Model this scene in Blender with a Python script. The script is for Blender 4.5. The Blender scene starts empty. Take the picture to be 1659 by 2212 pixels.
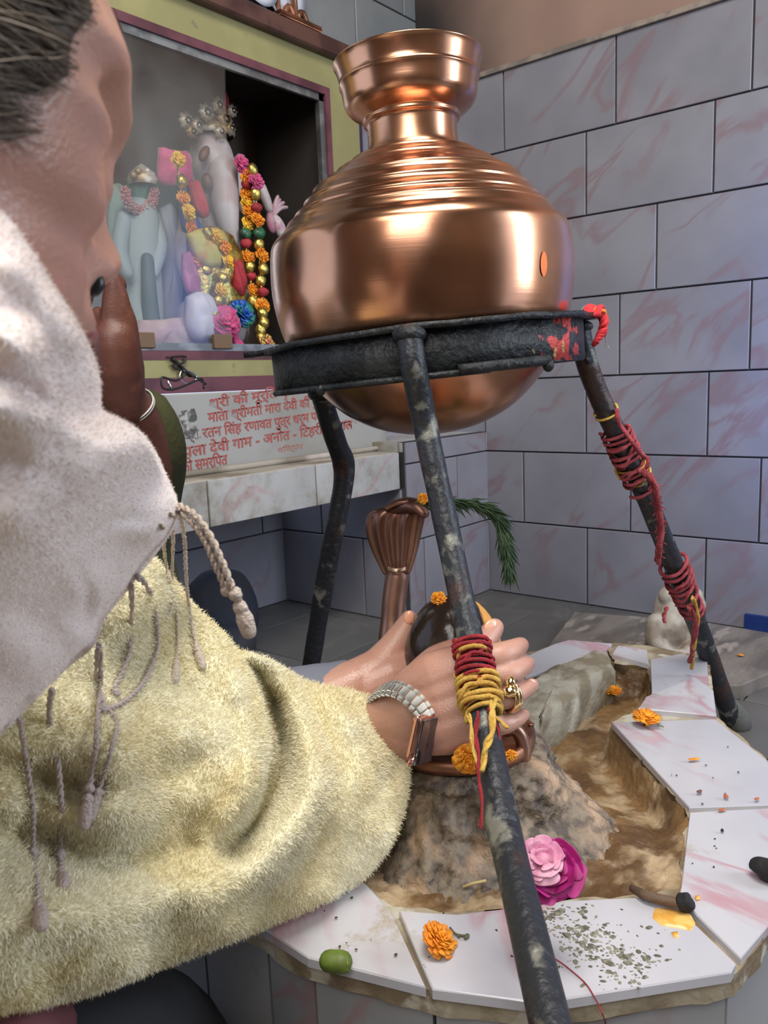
import bpy, math, random
import numpy as np
from mathutils import Vector, Matrix, geometry, noise
rnd = random.Random(7)
SC = bpy.context.scene
COL = SC.collection

# ------------------------------------------------------------------ camera
IW, IH, FPX = 1659.0, 2212.0, 1733.02
CX, CY = IW/2, IH/2
ROT = np.array([[0.63222984, 0.14746909, -0.76061705],
                [-0.77374387, 0.06939896, -0.62968581],
                [-0.04007316, 0.98662893, 0.1579794]])
CAM = np.array([0, 0, 0.625])
cam_d = bpy.data.cameras.new('camera')
cam = bpy.data.objects.new('camera', cam_d)
COL.objects.link(cam)
mw = Matrix([[*ROT[0], CAM[0]], [*ROT[1], CAM[1]], [*ROT[2], CAM[2]], [0, 0, 0, 1]])
cam.matrix_world = mw
cam_d.sensor_fit = 'VERTICAL'
cam_d.sensor_height = 24.0
cam_d.lens = 24.0*FPX/IH
cam_d.clip_start = 0.02
cam_d.dof.use_dof = True
cam_d.dof.focus_distance = 0.92
cam_d.dof.aperture_fstop = cam_d.lens/1.5
SC.camera = cam

# ------------------------------------------------------------------ world, lights, exposure
w = bpy.data.worlds.new('world'); SC.world = w; w.use_nodes = True
bgn = w.node_tree.nodes['Background']
bgn.inputs[0].default_value = (0.62, 0.72, 0.95, 1); bgn.inputs[1].default_value = 1.0

def area(name, loc, target, sx, sy, power, col):
    l = bpy.data.lights.new(name, 'AREA'); l.shape = 'RECTANGLE'; l.size = sx; l.size_y = sy
    l.energy = power; l.color = col
    o = bpy.data.objects.new(name, l); COL.objects.link(o)
    o.location = loc
    o.rotation_euler = (Vector(target)-Vector(loc)).to_track_quat('-Z', 'Y').to_euler()
    return o
# daylight through the doorway at the near end of the right wall
area('doorway_daylight', (1.66, -1.30, 1.25), (1.05, 0.8, 0.8), 0.42, 1.4, 19, (0.80, 0.89, 1.0))
# daylight through the window behind the camera
area('window_daylight', (-0.93, -0.25, 1.85), (0.6, 0.4, 0.3), 1.1, 1.1, 22, (1.0, 0.96, 0.90))
# blue light added to tint the right wall, its source unseen
area('blue_wall_fill', (1.72, 0.02, 0.80), (2.0, 0.24, 0.7), 0.10, 0.9, 1.6, (0.12, 0.28, 1.0)).data.spread = math.radians(80)
# large key light added under the closed ceiling to brighten the foreground
area('added_ceiling_key', (0.34, 0.02, 2.42), (0.45, 0.3, 0.0), 0.9, 0.9, 30, (1.0, 0.95, 0.87))
SC.view_settings.view_transform = 'Standard'
SC.view_settings.look = 'None'
SC.view_settings.gamma = 1.0
SC.view_settings.exposure = 0.58
SC.view_settings.use_curve_mapping = False
SC.cycles.max_bounces = 8
SC.cycles.diffuse_bounces = 4
SC.cycles.glossy_bounces = 4
SC.cycles.transmission_bounces = 6
SC.cycles.caustics_reflective = False
SC.cycles.caustics_refractive = False
SC.cycles.sample_clamp_indirect = 4

# ------------------------------------------------------------------ measuring helpers (rays of the survey camera)
def ray(x, y):
    d = ROT @ np.array([x-CX, -(y-CY), -FPX]); return d/np.linalg.norm(d)
def P(x, y, d): return Vector(CAM+ray(x, y)*d)
def PL(x, y, ax, v):
    d = ray(x, y); return Vector(CAM+d*(v-CAM[ax])/d[ax])
def PH(x, y, D):
    d = ray(x, y); return Vector(CAM+d*D/math.hypot(d[0], d[1]))
RIGHT = Vector(ROT[:, 0]); UP = Vector(ROT[:, 1]); BACK = Vector(ROT[:, 2]); FWD = -BACK

# ------------------------------------------------------------------ object helpers
def tag(o, label=None, cat=None, group=None, kind=None):
    if label: o['label'] = label
    if cat: o['category'] = cat
    if group: o['group'] = group
    if kind: o['kind'] = kind
    return o
def empty(name, loc, label, cat, group=None):
    o = bpy.data.objects.new(name, None); COL.objects.link(o)
    o.location = loc; o.empty_display_size = 0.05; WL[o.name] = Vector(loc)
    return tag(o, label, cat, group)
def mesh(name, V, F, mt, parent=None, smooth=True, label=None):
    me = bpy.data.meshes.new(name)
    me.from_pydata([tuple(v) for v in V], [], [tuple(f) for f in F]); me.update()
    if smooth: me.shade_smooth()
    if mt: me.materials.append(mt)
    o = bpy.data.objects.new(name, me); COL.objects.link(o)
    if parent is not None:
        o.parent = parent; o.matrix_parent_inverse = Matrix.Translation(-WL.get(parent.name, Vector((0, 0, 0))))
    WL[o.name] = Vector((0, 0, 0))
    if label: o['label'] = label
    return o
WL = {}
def settle(o):
    """put a mesh object's origin at the middle of its base"""
    me = o.data
    n = len(me.vertices); a = np.empty(n*3); me.vertices.foreach_get('co', a); a = a.reshape(-1, 3)
    c = Vector(((a[:, 0].min()+a[:, 0].max())/2, (a[:, 1].min()+a[:, 1].max())/2, a[:, 2].min()))
    me.transform(Matrix.Translation(-c)); o.location = o.location+c; WL[o.name] = WL[o.name]+c
    return o
class B:
    """collects geometry for one mesh"""
    def __init__(s): s.V = []; s.F = []
    def add(s, V, F):
        n = len(s.V); s.V += [Vector(v) for v in V]; s.F += [tuple(i+n for i in f) for f in F]; return s
    def box(s, c, h, R=None, bev=0.0):
        c = Vector(c); hx, hy, hz = h
        if bev <= 0:
            v = [Vector((x*hx, y*hy, z*hz)) for x in (-1, 1) for y in (-1, 1) for z in (-1, 1)]
            f = [(0, 1, 3, 2), (4, 6, 7, 5), (0, 4, 5, 1), (2, 3, 7, 6), (0, 2, 6, 4), (1, 5, 7, 3)]
        else:
            b = min(bev, hx*.9, hy*.9, hz*.9); v = []; idx = {}
            for sx in (-1, 1):
                for sy in (-1, 1):
                    for sz in (-1, 1):
                        for k in range(3):
                            p = [sx*(hx-b), sy*(hy-b), sz*(hz-b)]; p[k] = (sx*hx, sy*hy, sz*hz)[k]
                            idx[(sx, sy, sz, k)] = len(v); v.append(Vector(p))
            f = []
            for k in range(3):
                a, c2 = (k+1) % 3, (k+2) % 3
                for sg in (-1, 1):
                    q = []
                    for (u, w_) in ((-1, -1), (1, -1), (1, 1), (-1, 1)):
                        t = [0, 0, 0]; t[k] = sg; t[a] = u; t[c2] = w_; q.append(idx[(*t, k)])
                    f.append(tuple(q if sg > 0 else q[::-1]))
            for k in range(3):
                a, c2 = (k+1) % 3, (k+2) % 3
                for u in (-1, 1):
                    for w_ in (-1, 1):
                        t0 = [0, 0, 0]; t0[a] = u; t0[c2] = w_; t1 = list(t0); t0[k] = -1; t1[k] = 1
                        f.append((idx[(*t0, a)], idx[(*t1, a)], idx[(*t1, c2)], idx[(*t0, c2)]))
            for sx in (-1, 1):
                for sy in (-1, 1):
                    for sz in (-1, 1): f.append(tuple(idx[(sx, sy, sz, k)] for k in range(3)))
        if R is not None: v = [R @ x for x in v]
        return s.add([c+x for x in v], f)
    def prism(s, top, bot):
        n = len(top); V = list(top)+list(bot)
        F = [tuple(range(n)), tuple(range(2*n-1, n-1, -1))]+[(i, i+n, (i+1) % n+n, (i+1) % n) for i in range(n)]
        return s.add(V, F)
    def tube(s, pts, rad, n=10, caps=True, res=0, flat=1.0, fdir=None, twist=None):
        pts = [Vector(p) for p in pts]
        if not isinstance(rad, (list, tuple)): rad = [rad]*len(pts)
        if res: pts, rad = smoothpath(pts, rad, res)
        V, F = tube_geo(pts, rad, n, flat, fdir)
        m = len(pts)
        if caps:
            F.append(tuple(range(n-1, -1, -1))); F.append(tuple((m-1)*n+i for i in range(n)))
        return s.add(V, F)
    def limb(s, pts, rad, n=14, res=4, flat=1.0, fdir=None):
        """tube with round ends"""
        pts = [Vector(p) for p in pts]
        if not isinstance(rad, (list, tuple)): rad = [rad]*len(pts)
        if res: pts, rad = smoothpath(pts, rad, res)
        d0 = (pts[0]-pts[1]).normalized(); d1 = (pts[-1]-pts[-2]).normalized()
        a, ra, b, rb = [], [], [], []
        for t in (80, 55, 30):
            c, sn = math.cos(math.radians(t)), math.sin(math.radians(t))
            a.append(pts[0]+d0*rad[0]*sn); ra.append(rad[0]*c)
        for t in (30, 55, 80):
            c, sn = math.cos(math.radians(t)), math.sin(math.radians(t))
            b.append(pts[-1]+d1*rad[-1]*sn); rb.append(rad[-1]*c)
        return s.tube(a+pts+b, ra+rad+rb, n, True, 0, flat, fdir)
    def ball(s, c, r, n=16, m=10, R=None, f=None):
        c = Vector(c)
        if not isinstance(r, (list, tuple)): r = (r, r, r)
        V = []; F = []
        for j in range(1, m):
            t = math.pi*j/m
            for i in range(n):
                a = 2*math.pi*i/n
                v = Vector((r[0]*math.sin(t)*math.cos(a), r[1]*math.sin(t)*math.sin(a), r[2]*math.cos(t)))
                V.append(v)
        V.append(Vector((0, 0, r[2]))); V.append(Vector((0, 0, -r[2])))
        if f: V = [f(v) for v in V]
        if R is not None: V = [R @ v for v in V]
        for j in range(m-2):
            for i in range(n): F.append((j*n+i, (j+1)*n+i, (j+1)*n+(i+1) % n, j*n+(i+1) % n))
        T = (m-1)*n
        for i in range(n): F.append((T, i, (i+1) % n)); F.append((T+1, (m-2)*n+(i+1) % n, (m-2)*n+i))
        return s.add([c+v for v in V], F)
    def lathe(s, prof, c, axis=Vector((0, 0, 1)), n=64, f=None, closed=False):
        """prof: list of (r, h) along axis from c"""
        axis = Vector(axis).normalized(); u = axis.orthogonal().normalized(); v = axis.cross(u)
        V = []; F = []
        for (r, h) in prof:
            for i in range(n):
                a = 2*math.pi*i/n
                rr = r if f is None else f(r, h, a)
                V.append(Vector(c)+axis*h+u*rr*math.cos(a)+v*rr*math.sin(a))
        m = len(prof)
        for j in range(m-1):
            for i in range(n): F.append((j*n+i, j*n+(i+1) % n, (j+1)*n+(i+1) % n, (j+1)*n+i))
        if closed:
            for i in range(n): F.append(((m-1)*n+i, (m-1)*n+(i+1) % n, (i+1) % n, i))
        return s.add(V, F)
    def build(s, name, mt, parent=None, smooth=True, label=None, base=False):
        o = mesh(name, s.V, s.F, mt, parent, smooth, label)
        return settle(o) if base else o
def smoothpath(pts, rad, k):
    out, ro = [], []
    n = len(pts)
    for i in range(n-1):
        p0 = pts[max(i-1, 0)]; p1 = pts[i]; p2 = pts[i+1]; p3 = pts[min(i+2, n-1)]
        for j in range(k):
            t = j/k
            out.append(0.5*((2*p1)+(p2-p0)*t+(2*p0-5*p1+4*p2-p3)*t*t+(3*p1-p0-3*p2+p3)*t**3)); ro.append(rad[i]*(1-t)+rad[i+1]*t)
    out.append(pts[-1]); ro.append(rad[-1])
    return out, ro
def tube_geo(pts, rad, n, flat=1.0, fdir=None):
    V, F = [], []; m = len(pts); prev = None
    for i in range(m):
        d = (pts[min(i+1, m-1)]-pts[max(i-1, 0)])
        d = d.normalized() if d.length > 1e-9 else Vector((0, 0, 1))
        if fdir is not None: u = (Vector(fdir)-d*Vector(fdir).dot(d)).normalized()
        elif prev is None: u = d.orthogonal().normalized()
        else:
            u = prev-d*prev.dot(d); u = u.normalized() if u.length > 1e-6 else d.orthogonal().normalized()
        prev = u; v = d.cross(u)
        for k in range(n):
            a = 2*math.pi*k/n
            V.append(pts[i]+u*rad[i]*flat*math.cos(a)+v*rad[i]*math.sin(a))
    for i in range(m-1):
        for k in range(n): F.append((i*n+k, i*n+(k+1) % n, (i+1)*n+(k+1) % n, (i+1)*n+k))
    return V, F
def subsurf(o, lv=1):
    m = o.modifiers.new('sub', 'SUBSURF'); m.levels = lv; m.render_levels = lv; return o
def bake(o):
    """apply modifiers"""
    bpy.context.view_layer.update()
    dg = bpy.context.evaluated_depsgraph_get()
    me = bpy.data.meshes.new_from_object(o.evaluated_get(dg)); old = o.data
    o.modifiers.clear(); o.data = me; me.shade_smooth()
    return o

# ------------------------------------------------------------------ materials
MT = {}
def mat(name, col, rough=0.55, metal=0.0, col2=None, scale=8.0, detail=5, lo=0.42, hi=0.6, bump=0.0, bscale=40.0,
        sss=0.0, coat=0.0, spec=0.5, stretch=None, rot=None, col3=None, scale3=3.0, lo3=0.55, hi3=0.65, rvar=0.0, sheen=0.0, alpha=1.0, sssr=0.01):
    if name in MT: return MT[name]
    m = bpy.data.materials.new(name); m.use_nodes = True; nt = m.node_tree; N = nt.nodes; L = nt.links
    p = N['Principled BSDF']
    p.inputs['Roughness'].default_value = rough; p.inputs['Metallic'].default_value = metal
    p.inputs['Specular IOR Level'].default_value = spec
    if sss:
        p.inputs['Subsurface Weight'].default_value = sss; p.inputs['Subsurface Radius'].default_value = (1, .35, .2); p.inputs['Subsurface Scale'].default_value = sssr
    if coat: p.inputs['Coat Weight'].default_value = coat; p.inputs['Coat Roughness'].default_value = 0.08
    if sheen: p.inputs['Sheen Weight'].default_value = sheen; p.inputs['Sheen Roughness'].default_value = 0.5
    if alpha < 1: p.inputs['Alpha'].default_value = alpha
    tc = N.new('ShaderNodeTexCoord'); mp = N.new('ShaderNodeMapping'); L.new(tc.outputs['Object'], mp.inputs[0])
    if stretch: mp.inputs['Scale'].default_value = stretch
    if rot: mp.inputs['Rotation'].default_value = rot
    def nz(sc, det=detail, dist=0.0):
        n = N.new('ShaderNodeTexNoise'); n.inputs['Scale'].default_value = sc; n.inputs['Detail'].default_value = det
        n.inputs['Distortion'].default_value = dist; L.new(mp.outputs[0], n.inputs['Vector']); return n
    def ramp(src, a, b):
        r = N.new('ShaderNodeMapRange'); r.interpolation_type = 'SMOOTHSTEP'; r.inputs['From Min'].default_value = a; r.inputs['From Max'].default_value = b
        L.new(src, r.inputs['Value']); return r.outputs['Result']
    def mix(f, a, b):
        x = N.new('ShaderNodeMix'); x.data_type = 'RGBA'; L.new(f, x.inputs['Factor'])
        for s_, i in ((a, 6), (b, 7)):
            if isinstance(s_, (tuple, list)): x.inputs[i].default_value = (*s_[:3], 1)
            else: L.new(s_, x.inputs[i])
        return x.outputs[2]
    c = (*col[:3], 1)
    p.inputs['Base Color'].default_value = c
    out = None
    if col2 is not None:
        n = nz(scale); out = mix(ramp(n.outputs['Fac'], lo, hi), col, col2)
    if col3 is not None:
        n3 = nz(scale3); out = mix(ramp(n3.outputs['Fac'], lo3, hi3), out if out is not None else col, col3)
    if out is not None: L.new(out, p.inputs['Base Color'])
    if rvar:
        n = nz(scale*1.7); r = N.new('ShaderNodeMapRange'); r.inputs['To Min'].default_value = max(0.02, rough-rvar); r.inputs['To Max'].default_value = min(1, rough+rvar)
        r.inputs['From Min'].default_value = .3; r.inputs['From Max'].default_value = .7
        L.new(n.outputs['Fac'], r.inputs['Value']); L.new(r.outputs['Result'], p.inputs['Roughness'])
    if bump:
        n = nz(bscale, 4); b = N.new('ShaderNodeBump'); b.inputs['Strength'].default_value = min(1, bump); b.inputs['Distance'].default_value = 0.002*max(1, bump)
        L.new(n.outputs['Fac'], b.inputs['Height']); L.new(b.outputs[0], p.inputs['Normal'])
    m['_mix'] = 0
    MT[name] = m
    m.diffuse_color = c
    return m

def tile_mat(name, base, base2, vein, rough=0.22, vscale=2.6, dirt=(0.25, 0.2, 0.14), dirt_amt=0.0, vamt=0.75, dirtz=0.0, rotx=0.8):
    m = bpy.data.materials.new(name); m.use_nodes = True; nt = m.node_tree; N = nt.nodes; L = nt.links
    p = N['Principled BSDF']; p.inputs['Roughness'].default_value = rough
    tc = N.new('ShaderNodeTexCoord'); at = N.new('ShaderNodeAttribute'); at.attribute_name = 'tid'
    sc = N.new('ShaderNodeVectorMath'); sc.operation = 'SCALE'; sc.inputs['Scale'].default_value = 7.0; L.new(at.outputs['Vector'], sc.inputs[0])
    ad = N.new('ShaderNodeVectorMath'); ad.operation = 'ADD'
    mp0 = N.new('ShaderNodeMapping'); mp0.inputs['Rotation'].default_value = (rotx, 0.35, 0.3); mp0.inputs['Scale'].default_value = (1, 1, 1)
    L.new(tc.outputs['Object'], mp0.inputs[0]); L.new(mp0.outputs[0], ad.inputs[0]); L.new(sc.outputs[0], ad.inputs[1])
    mp = N.new('ShaderNodeMapping'); mp.inputs['Scale'].default_value = (1.0, 0.45, 1.9); L.new(ad.outputs[0], mp.inputs[0])
    n1 = N.new('ShaderNodeTexNoise'); n1.inputs['Scale'].default_value = vscale*1.8; n1.inputs['Detail'].default_value = 6; n1.inputs['Distortion'].default_value = 0.7
    L.new(mp.outputs[0], n1.inputs['Vector'])
    a1 = N.new('ShaderNodeMath'); a1.operation = 'SUBTRACT'; a1.inputs[1].default_value = 0.53; L.new(n1.outputs['Fac'], a1.inputs[0])
    a2 = N.new('ShaderNodeMath'); a2.operation = 'ABSOLUTE'; L.new(a1.outputs[0], a2.inputs[0])
    r = N.new('ShaderNodeMapRange'); r.interpolation_type = 'SMOOTHSTEP'; r.inputs['From Min'].default_value = 0.0; r.inputs['From Max'].default_value = 0.05
    r.inputs['To Min'].default_value = vamt; r.inputs['To Max'].default_value = 0.0; L.new(a2.outputs[0], r.inputs['Value'])
    n2 = N.new('ShaderNodeTexNoise'); n2.inputs['Scale'].default_value = vscale*1.3; n2.inputs['Detail'].default_value = 4; L.new(ad.outputs[0], n2.inputs['Vector'])
    rr = N.new('ShaderNodeMapRange'); rr.interpolation_type = 'SMOOTHSTEP'; rr.inputs['From Min'].default_value = 0.40; rr.inputs['From Max'].default_value = 0.58; L.new(n2.outputs['Fac'], rr.inputs['Value'])
    mu = N.new('ShaderNodeMath'); mu.operation = 'MULTIPLY'; L.new(r.outputs[0], mu.inputs[0]); L.new(rr.outputs[0], mu.inputs[1])
    x0 = N.new('ShaderNodeMix'); x0.data_type = 'RGBA'; x0.inputs[6].default_value = (*base, 1); x0.inputs[7].default_value = (*base2, 1)
    n3 = N.new('ShaderNodeTexNoise'); n3.inputs['Scale'].default_value = 5; n3.inputs['Detail'].default_value = 5; L.new(ad.outputs[0], n3.inputs['Vector'])
    r3 = N.new('ShaderNodeMapRange'); r3.inputs['From Min'].default_value = 0.35; r3.inputs['From Max'].default_value = 0.65; L.new(n3.outputs['Fac'], r3.inputs['Value'])
    L.new(r3.outputs[0], x0.inputs['Factor'])
    x1 = N.new('ShaderNodeMix'); x1.data_type = 'RGBA'; L.new(mu.outputs[0], x1.inputs['Factor']); L.new(x0.outputs[2], x1.inputs[6]); x1.inputs[7].default_value = (*vein, 1)
    o = x1.outputs[2]
    if dirt_amt > 0:
        n4 = N.new('ShaderNodeTexNoise'); n4.inputs['Scale'].default_value = 9; n4.inputs['Detail'].default_value = 8; n4.inputs['Roughness'].default_value = 0.7; L.new(tc.outputs['Object'], n4.inputs['Vector'])
        r4 = N.new('ShaderNodeMapRange'); r4.interpolation_type = 'SMOOTHSTEP'; r4.inputs['From Min'].default_value = 0.62-0.25*dirt_amt; r4.inputs['From Max'].default_value = 0.72; L.new(n4.outputs['Fac'], r4.inputs['Value'])
        x2 = N.new('ShaderNodeMix'); x2.data_type = 'RGBA'; L.new(r4.outputs[0], x2.inputs['Factor']); L.new(o, x2.inputs[6]); x2.inputs[7].default_value = (*dirt, 1); o = x2.outputs[2]
    L.new(o, p.inputs['Base Color'])
    return m
M_WALLTILE = tile_mat('glazed_wall_tile', (0.270, 0.268, 0.305), (0.215, 0.215, 0.250), (0.235, 0.155, 0.175), rough=0.3, vamt=.7)
M_TOPTILE = tile_mat('glazed_platform_tile', (0.74, 0.72, 0.76), (0.66, 0.65, 0.70), (0.60, 0.36, 0.41), rough=0.16, vscale=3.4)
M_LEDGETILE = tile_mat('worn_ledge_tile', (0.48, 0.48, 0.47), (0.40, 0.40, 0.40), (0.44, 0.30, 0.30), rough=0.4, dirt=(0.22, 0.19, 0.13), dirt_amt=0.85)
M_FLOORTILE = tile_mat('grey_floor_stone', (0.135, 0.13, 0.122), (0.095, 0.093, 0.09), (0.20, 0.19, 0.18), rough=0.45, vamt=0.3)
M_GROUT = mat('dark_grout', (0.035, 0.035, 0.038), 0.9)
M_CEMENT = mat('dirty_cement', (0.30, 0.26, 0.19), 0.9, col2=(0.16, 0.12, 0.08), scale=14, bump=0.8, bscale=90)

def tiles(name, O, U, Vd, Nn, rects, mt, th=0.006, gap=0.0042, grout=True, kind='structure', parent=None, dep=0.02, jitter=0.0004):
    """a wall face: grout slab with separate raised tiles, all one mesh. rects in (u0,u1,v0,v1)"""
    O, U, Vd, Nn = Vector(O), Vector(U), Vector(Vd), Vector(Nn)
    b = B(); ids = []; mi = []
    def quadbox(u0, u1, v0, v1, n0, n1, bev, idv, mind):
        q = lambda u, v, n: O+U*u+Vd*v+Nn*n
        V = [q(u0, v0, n0), q(u1, v0, n0), q(u1, v1, n0), q(u0, v1, n0), q(u0, v0, n1-bev), q(u1, v0, n1-bev), q(u1, v1, n1-bev), q(u0, v1, n1-bev),
             q(u0+bev, v0+bev, n1), q(u1-bev, v0+bev, n1), q(u1-bev, v1-bev, n1), q(u0+bev, v1-bev, n1)]
        F = [(3, 2, 1, 0), (8, 9, 10, 11)]+[(i, (i+1) % 4, (i+1) % 4+4, i+4) for i in range(4)]+[(i+4, (i+1) % 4+4, (i+1) % 4+8, i+8) for i in range(4)]
        if U.cross(Vd).dot(Nn) < 0: F = [f[::-1] for f in F]
        b.add(V, F); ids.extend([idv]*12); mi.extend([mind]*len(F))
    u0 = min(r[0] for r in rects); u1 = max(r[1] for r in rects); v0 = min(r[2] for r in rects); v1 = max(r[3] for r in rects)
    if grout: quadbox(u0, u1, v0, v1, -dep, 0.0, 0.0001, (0, 0, 0), 1)
    for (a, c, d, e) in rects:
        if c-a < 0.01 or e-d < 0.01: continue
        j = rnd.uniform(-jitter, jitter)
        quadbox(a+gap/2, c-gap/2, d+gap/2, e-gap/2, -0.001, th+j, 0.0012, (rnd.random(), rnd.random(), rnd.random()), 0)
    o = mesh(name, b.V, b.F, mt, parent, smooth=False)
    o.data.materials.append(M_GROUT)
    o.data.polygons.foreach_set('material_index', mi)
    at = o.data.attributes.new('tid', 'FLOAT_VECTOR', 'POINT'); at.data.foreach_set('vector', [x for t in ids for x in t])
    if kind: o['kind'] = kind
    return o
def rows(u0, u1, zs, phases, wd=0.315):
    R = []
    for k in range(len(zs)-1):
        ph = phases[k % len(phases)]
        e = [u0]; j = ph+math.ceil((u0-ph)/wd)*wd
        while j < u1-1e-4:
            if j > u0+1e-3: e.append(j)
            j += wd
        e.append(u1)
        for a, c in zip(e, e[1:]): R.append((a, c, zs[k], zs[k+1]))
    return R

# ------------------------------------------------------------------ room
XR, YB, YP, YS, YT = 2.007, 1.716, 1.262, 1.437, 1.475   # right wall, recess back, plinth face, shrine frame face, tiled wall above
ZT = 1.435
ZS = [0.0]+[0.012+0.2033*k for k in range(1, 8)]
PH_R = [.943, .822, .946, .855, .762, .946, .868]
tiles('wall_right', (XR, 0, 0), (0, 1, 0), (0, 0, 1), (-1, 0, 0), rows(-0.52, 1.9, ZS, PH_R), M_WALLTILE)
M_PAINT = mat('brown_wall_paint', (0.36, 0.235, 0.185), 0.75, col2=(0.31, 0.20, 0.16), scale=3)
def dark_corner_mat():  # brown paint blended to near black close to the far corner
    m = mat('brown_wall_paint_dark_corner', (0.36, 0.235, 0.185), 0.75, col2=(0.31, 0.20, 0.16), scale=3)
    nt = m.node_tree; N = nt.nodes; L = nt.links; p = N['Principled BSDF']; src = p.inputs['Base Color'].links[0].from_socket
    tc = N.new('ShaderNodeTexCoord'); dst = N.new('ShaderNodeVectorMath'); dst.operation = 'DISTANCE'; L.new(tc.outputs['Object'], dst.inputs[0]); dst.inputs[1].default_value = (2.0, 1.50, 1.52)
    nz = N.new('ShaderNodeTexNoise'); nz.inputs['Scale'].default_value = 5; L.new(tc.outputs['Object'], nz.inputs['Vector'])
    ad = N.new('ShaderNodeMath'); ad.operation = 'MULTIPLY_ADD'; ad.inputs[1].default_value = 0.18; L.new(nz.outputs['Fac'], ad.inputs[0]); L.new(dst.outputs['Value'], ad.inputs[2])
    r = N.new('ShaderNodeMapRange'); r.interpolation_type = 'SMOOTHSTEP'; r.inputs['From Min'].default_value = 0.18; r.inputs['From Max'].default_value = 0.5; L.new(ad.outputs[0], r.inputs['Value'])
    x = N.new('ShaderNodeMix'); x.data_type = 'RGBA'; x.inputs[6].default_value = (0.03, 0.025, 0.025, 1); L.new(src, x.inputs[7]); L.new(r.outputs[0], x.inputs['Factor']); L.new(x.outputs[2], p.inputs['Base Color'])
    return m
tag(B().box((XR+0.05, 0.15, (ZT+2.5)/2), (0.05, 1.75, (2.5-ZT)/2)).build('wall_upper', dark_corner_mat(), smooth=False), kind='structure')
tag(B().box((XR-0.006, 0.45, ZT+0.005), (0.009, 1.0, 0.006)).build('trim_1', mat('old_mortar_edge', (0.2, 0.17, 0.15), 0.9, col2=(0.32, 0.26, 0.22), scale=20), smooth=False), kind='structure')
# tiled wall above the shrine
tiles('wall_back', (0, YT, 0), (1, 0, 0), (0, 0, 1), (0, -1, 0), rows(-1.0, XR, [1.455, 1.64, 1.845, 2.05, 2.25, 2.5], [.165, .06, .02]),
      tile_mat('grey_wall_tile', (0.20, 0.215, 0.22), (0.15, 0.165, 0.17), (0.2, 0.17, 0.17), rough=0.35))
# tiled wall to the right of the shrine box
tiles('wall_back_right', (0, YT, 0), (1, 0, 0), (0, 0, 1), (0, -1, 0), rows(1.70, XR, ZS[3:]+[1.455], [.10, .25]), M_WALLTILE)
# plinth carrying the ledge: front face, side face of the recess, recess back
tiles('wall_plinth', (0, YP, 0), (1, 0, 0), (0, 0, 1), (0, -1, 0), rows(1.613, XR, [0, .215, .419, .475], [.105, .27, .105]), M_WALLTILE)
tiles('wall_recess_side', (1.602, 0, 0), (0, 1, 0), (0, 0, 1), (-1, 0, 0), rows(YP, YB, [0, .215, .356], [1.40, 1.55]), M_WALLTILE)
tiles('wall_recess_back', (0, YB, 0), (1, 0, 0), (0, 0, 1), (0, -1, 0), rows(-1.0, 1.602, [0, .215, .356], [.1, .26]), M_WALLTILE)
tag(B().box((1.81, 1.45, 0.462), (0.197, 0.185, 0.012)).build('trim_2', M_LEDGETILE, smooth=False), kind='structure')
# floor
fr = []
for i in range(-4, 8):
    for j in range(-5, 7):
        fr.append((i*0.31, (i+1)*0.31, j*0.31+0.1*(i % 2), (j+1)*0.31+0.1*(i % 2)))
tiles('floor', (0, 0, -0.006), (1, 0, 0), (0, 1, 0), (0, 0, 1), fr, M_FLOORTILE, gap=0.003)
# rest of the room behind the camera
M_LIME = mat('limewash', (0.15, 0.115, 0.085), 0.85, col2=(0.11, 0.08, 0.06), scale=2)
M_DARKW = mat('dark_wall', (0.09, 0.055, 0.04), 0.85)
tag(B().box((0, -1.42, 1.25), (1.02, 0.05, 1.25)).box((1.98, -1.42, 1.25), (0.06, 0.05, 1.25)).box((1.5, -1.42, 2.27), (0.5, 0.05, 0.23)).build('wall_near', M_LIME, smooth=False), kind='structure')
tag(B().box((XR+0.05, -0.98, 0.72), (0.05, 0.45, 0.72)).build('wall_right_near', M_LIME, smooth=False), kind='structure')
tag(B().box((-1.05, 0.72, 1.25), (0.05, 0.68, 1.25)).box((-1.05, -1.22, 1.25), (0.05, 0.2, 1.25)).box((-1.05, -0.5, 0.6), (0.05, 0.55, 0.6)).box((-1.05, -0.5, 2.37), (0.05, 0.55, 0.13)).build('wall_left', M_DARKW, smooth=False), kind='structure')
tag(B().box((0.5, 0.15, 2.55), (1.6, 1.65, 0.05)).build('ceiling', M_LIME, smooth=False), kind='structure')
tag(B().box((XR-0.008, 0.19, 0.02), (0.01, 0.34, 0.02)).build('baseboard_right', mat('blue_paint', (0.006, 0.025, 0.13), 0.5, col2=(0.01, 0.035, 0.16), scale=10), smooth=False), kind='structure')

# ------------------------------------------------------------------ tiled platform with its basin
ZO = 0.155
def po(x, y, z=ZO): return PL(x, y, 2, z)
outer_px = [(300, 1880), (415, 1945), (558, 2003), (660, 2072), (928, 2140), (1165, 2172), (1589, 2106), (1690, 1975), (1790, 1830), (1659, 1640), (1545, 1545), (1532, 1420), (1400, 1395), (1330, 1388), (1180, 1398), (900, 1480), (600, 1640), (350, 1760)]
inner_px = [(640, 1860), (790, 1905), (850, 1955), (985, 1972), (1230, 1940), (1400, 1932), (1465, 1918), (1487, 1750), (1320, 1558), (1385, 1530), (1412, 1500), (1400, 1440), (1330, 1432), (1315, 1402), (1130, 1470), (1060, 1560), (900, 1640), (700, 1760)]
OUT = [po(*p) for p in outer_px]; INN = [po(*p) for p in inner_px]
plat = empty('tiled_platform', (0.75, 0.42, 0), 'low many-sided platform topped with white and pink glazed tiles around a stained brown basin', 'platform')
WL[plat.name] = Vector((0.75, 0.42, 0))
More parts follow.
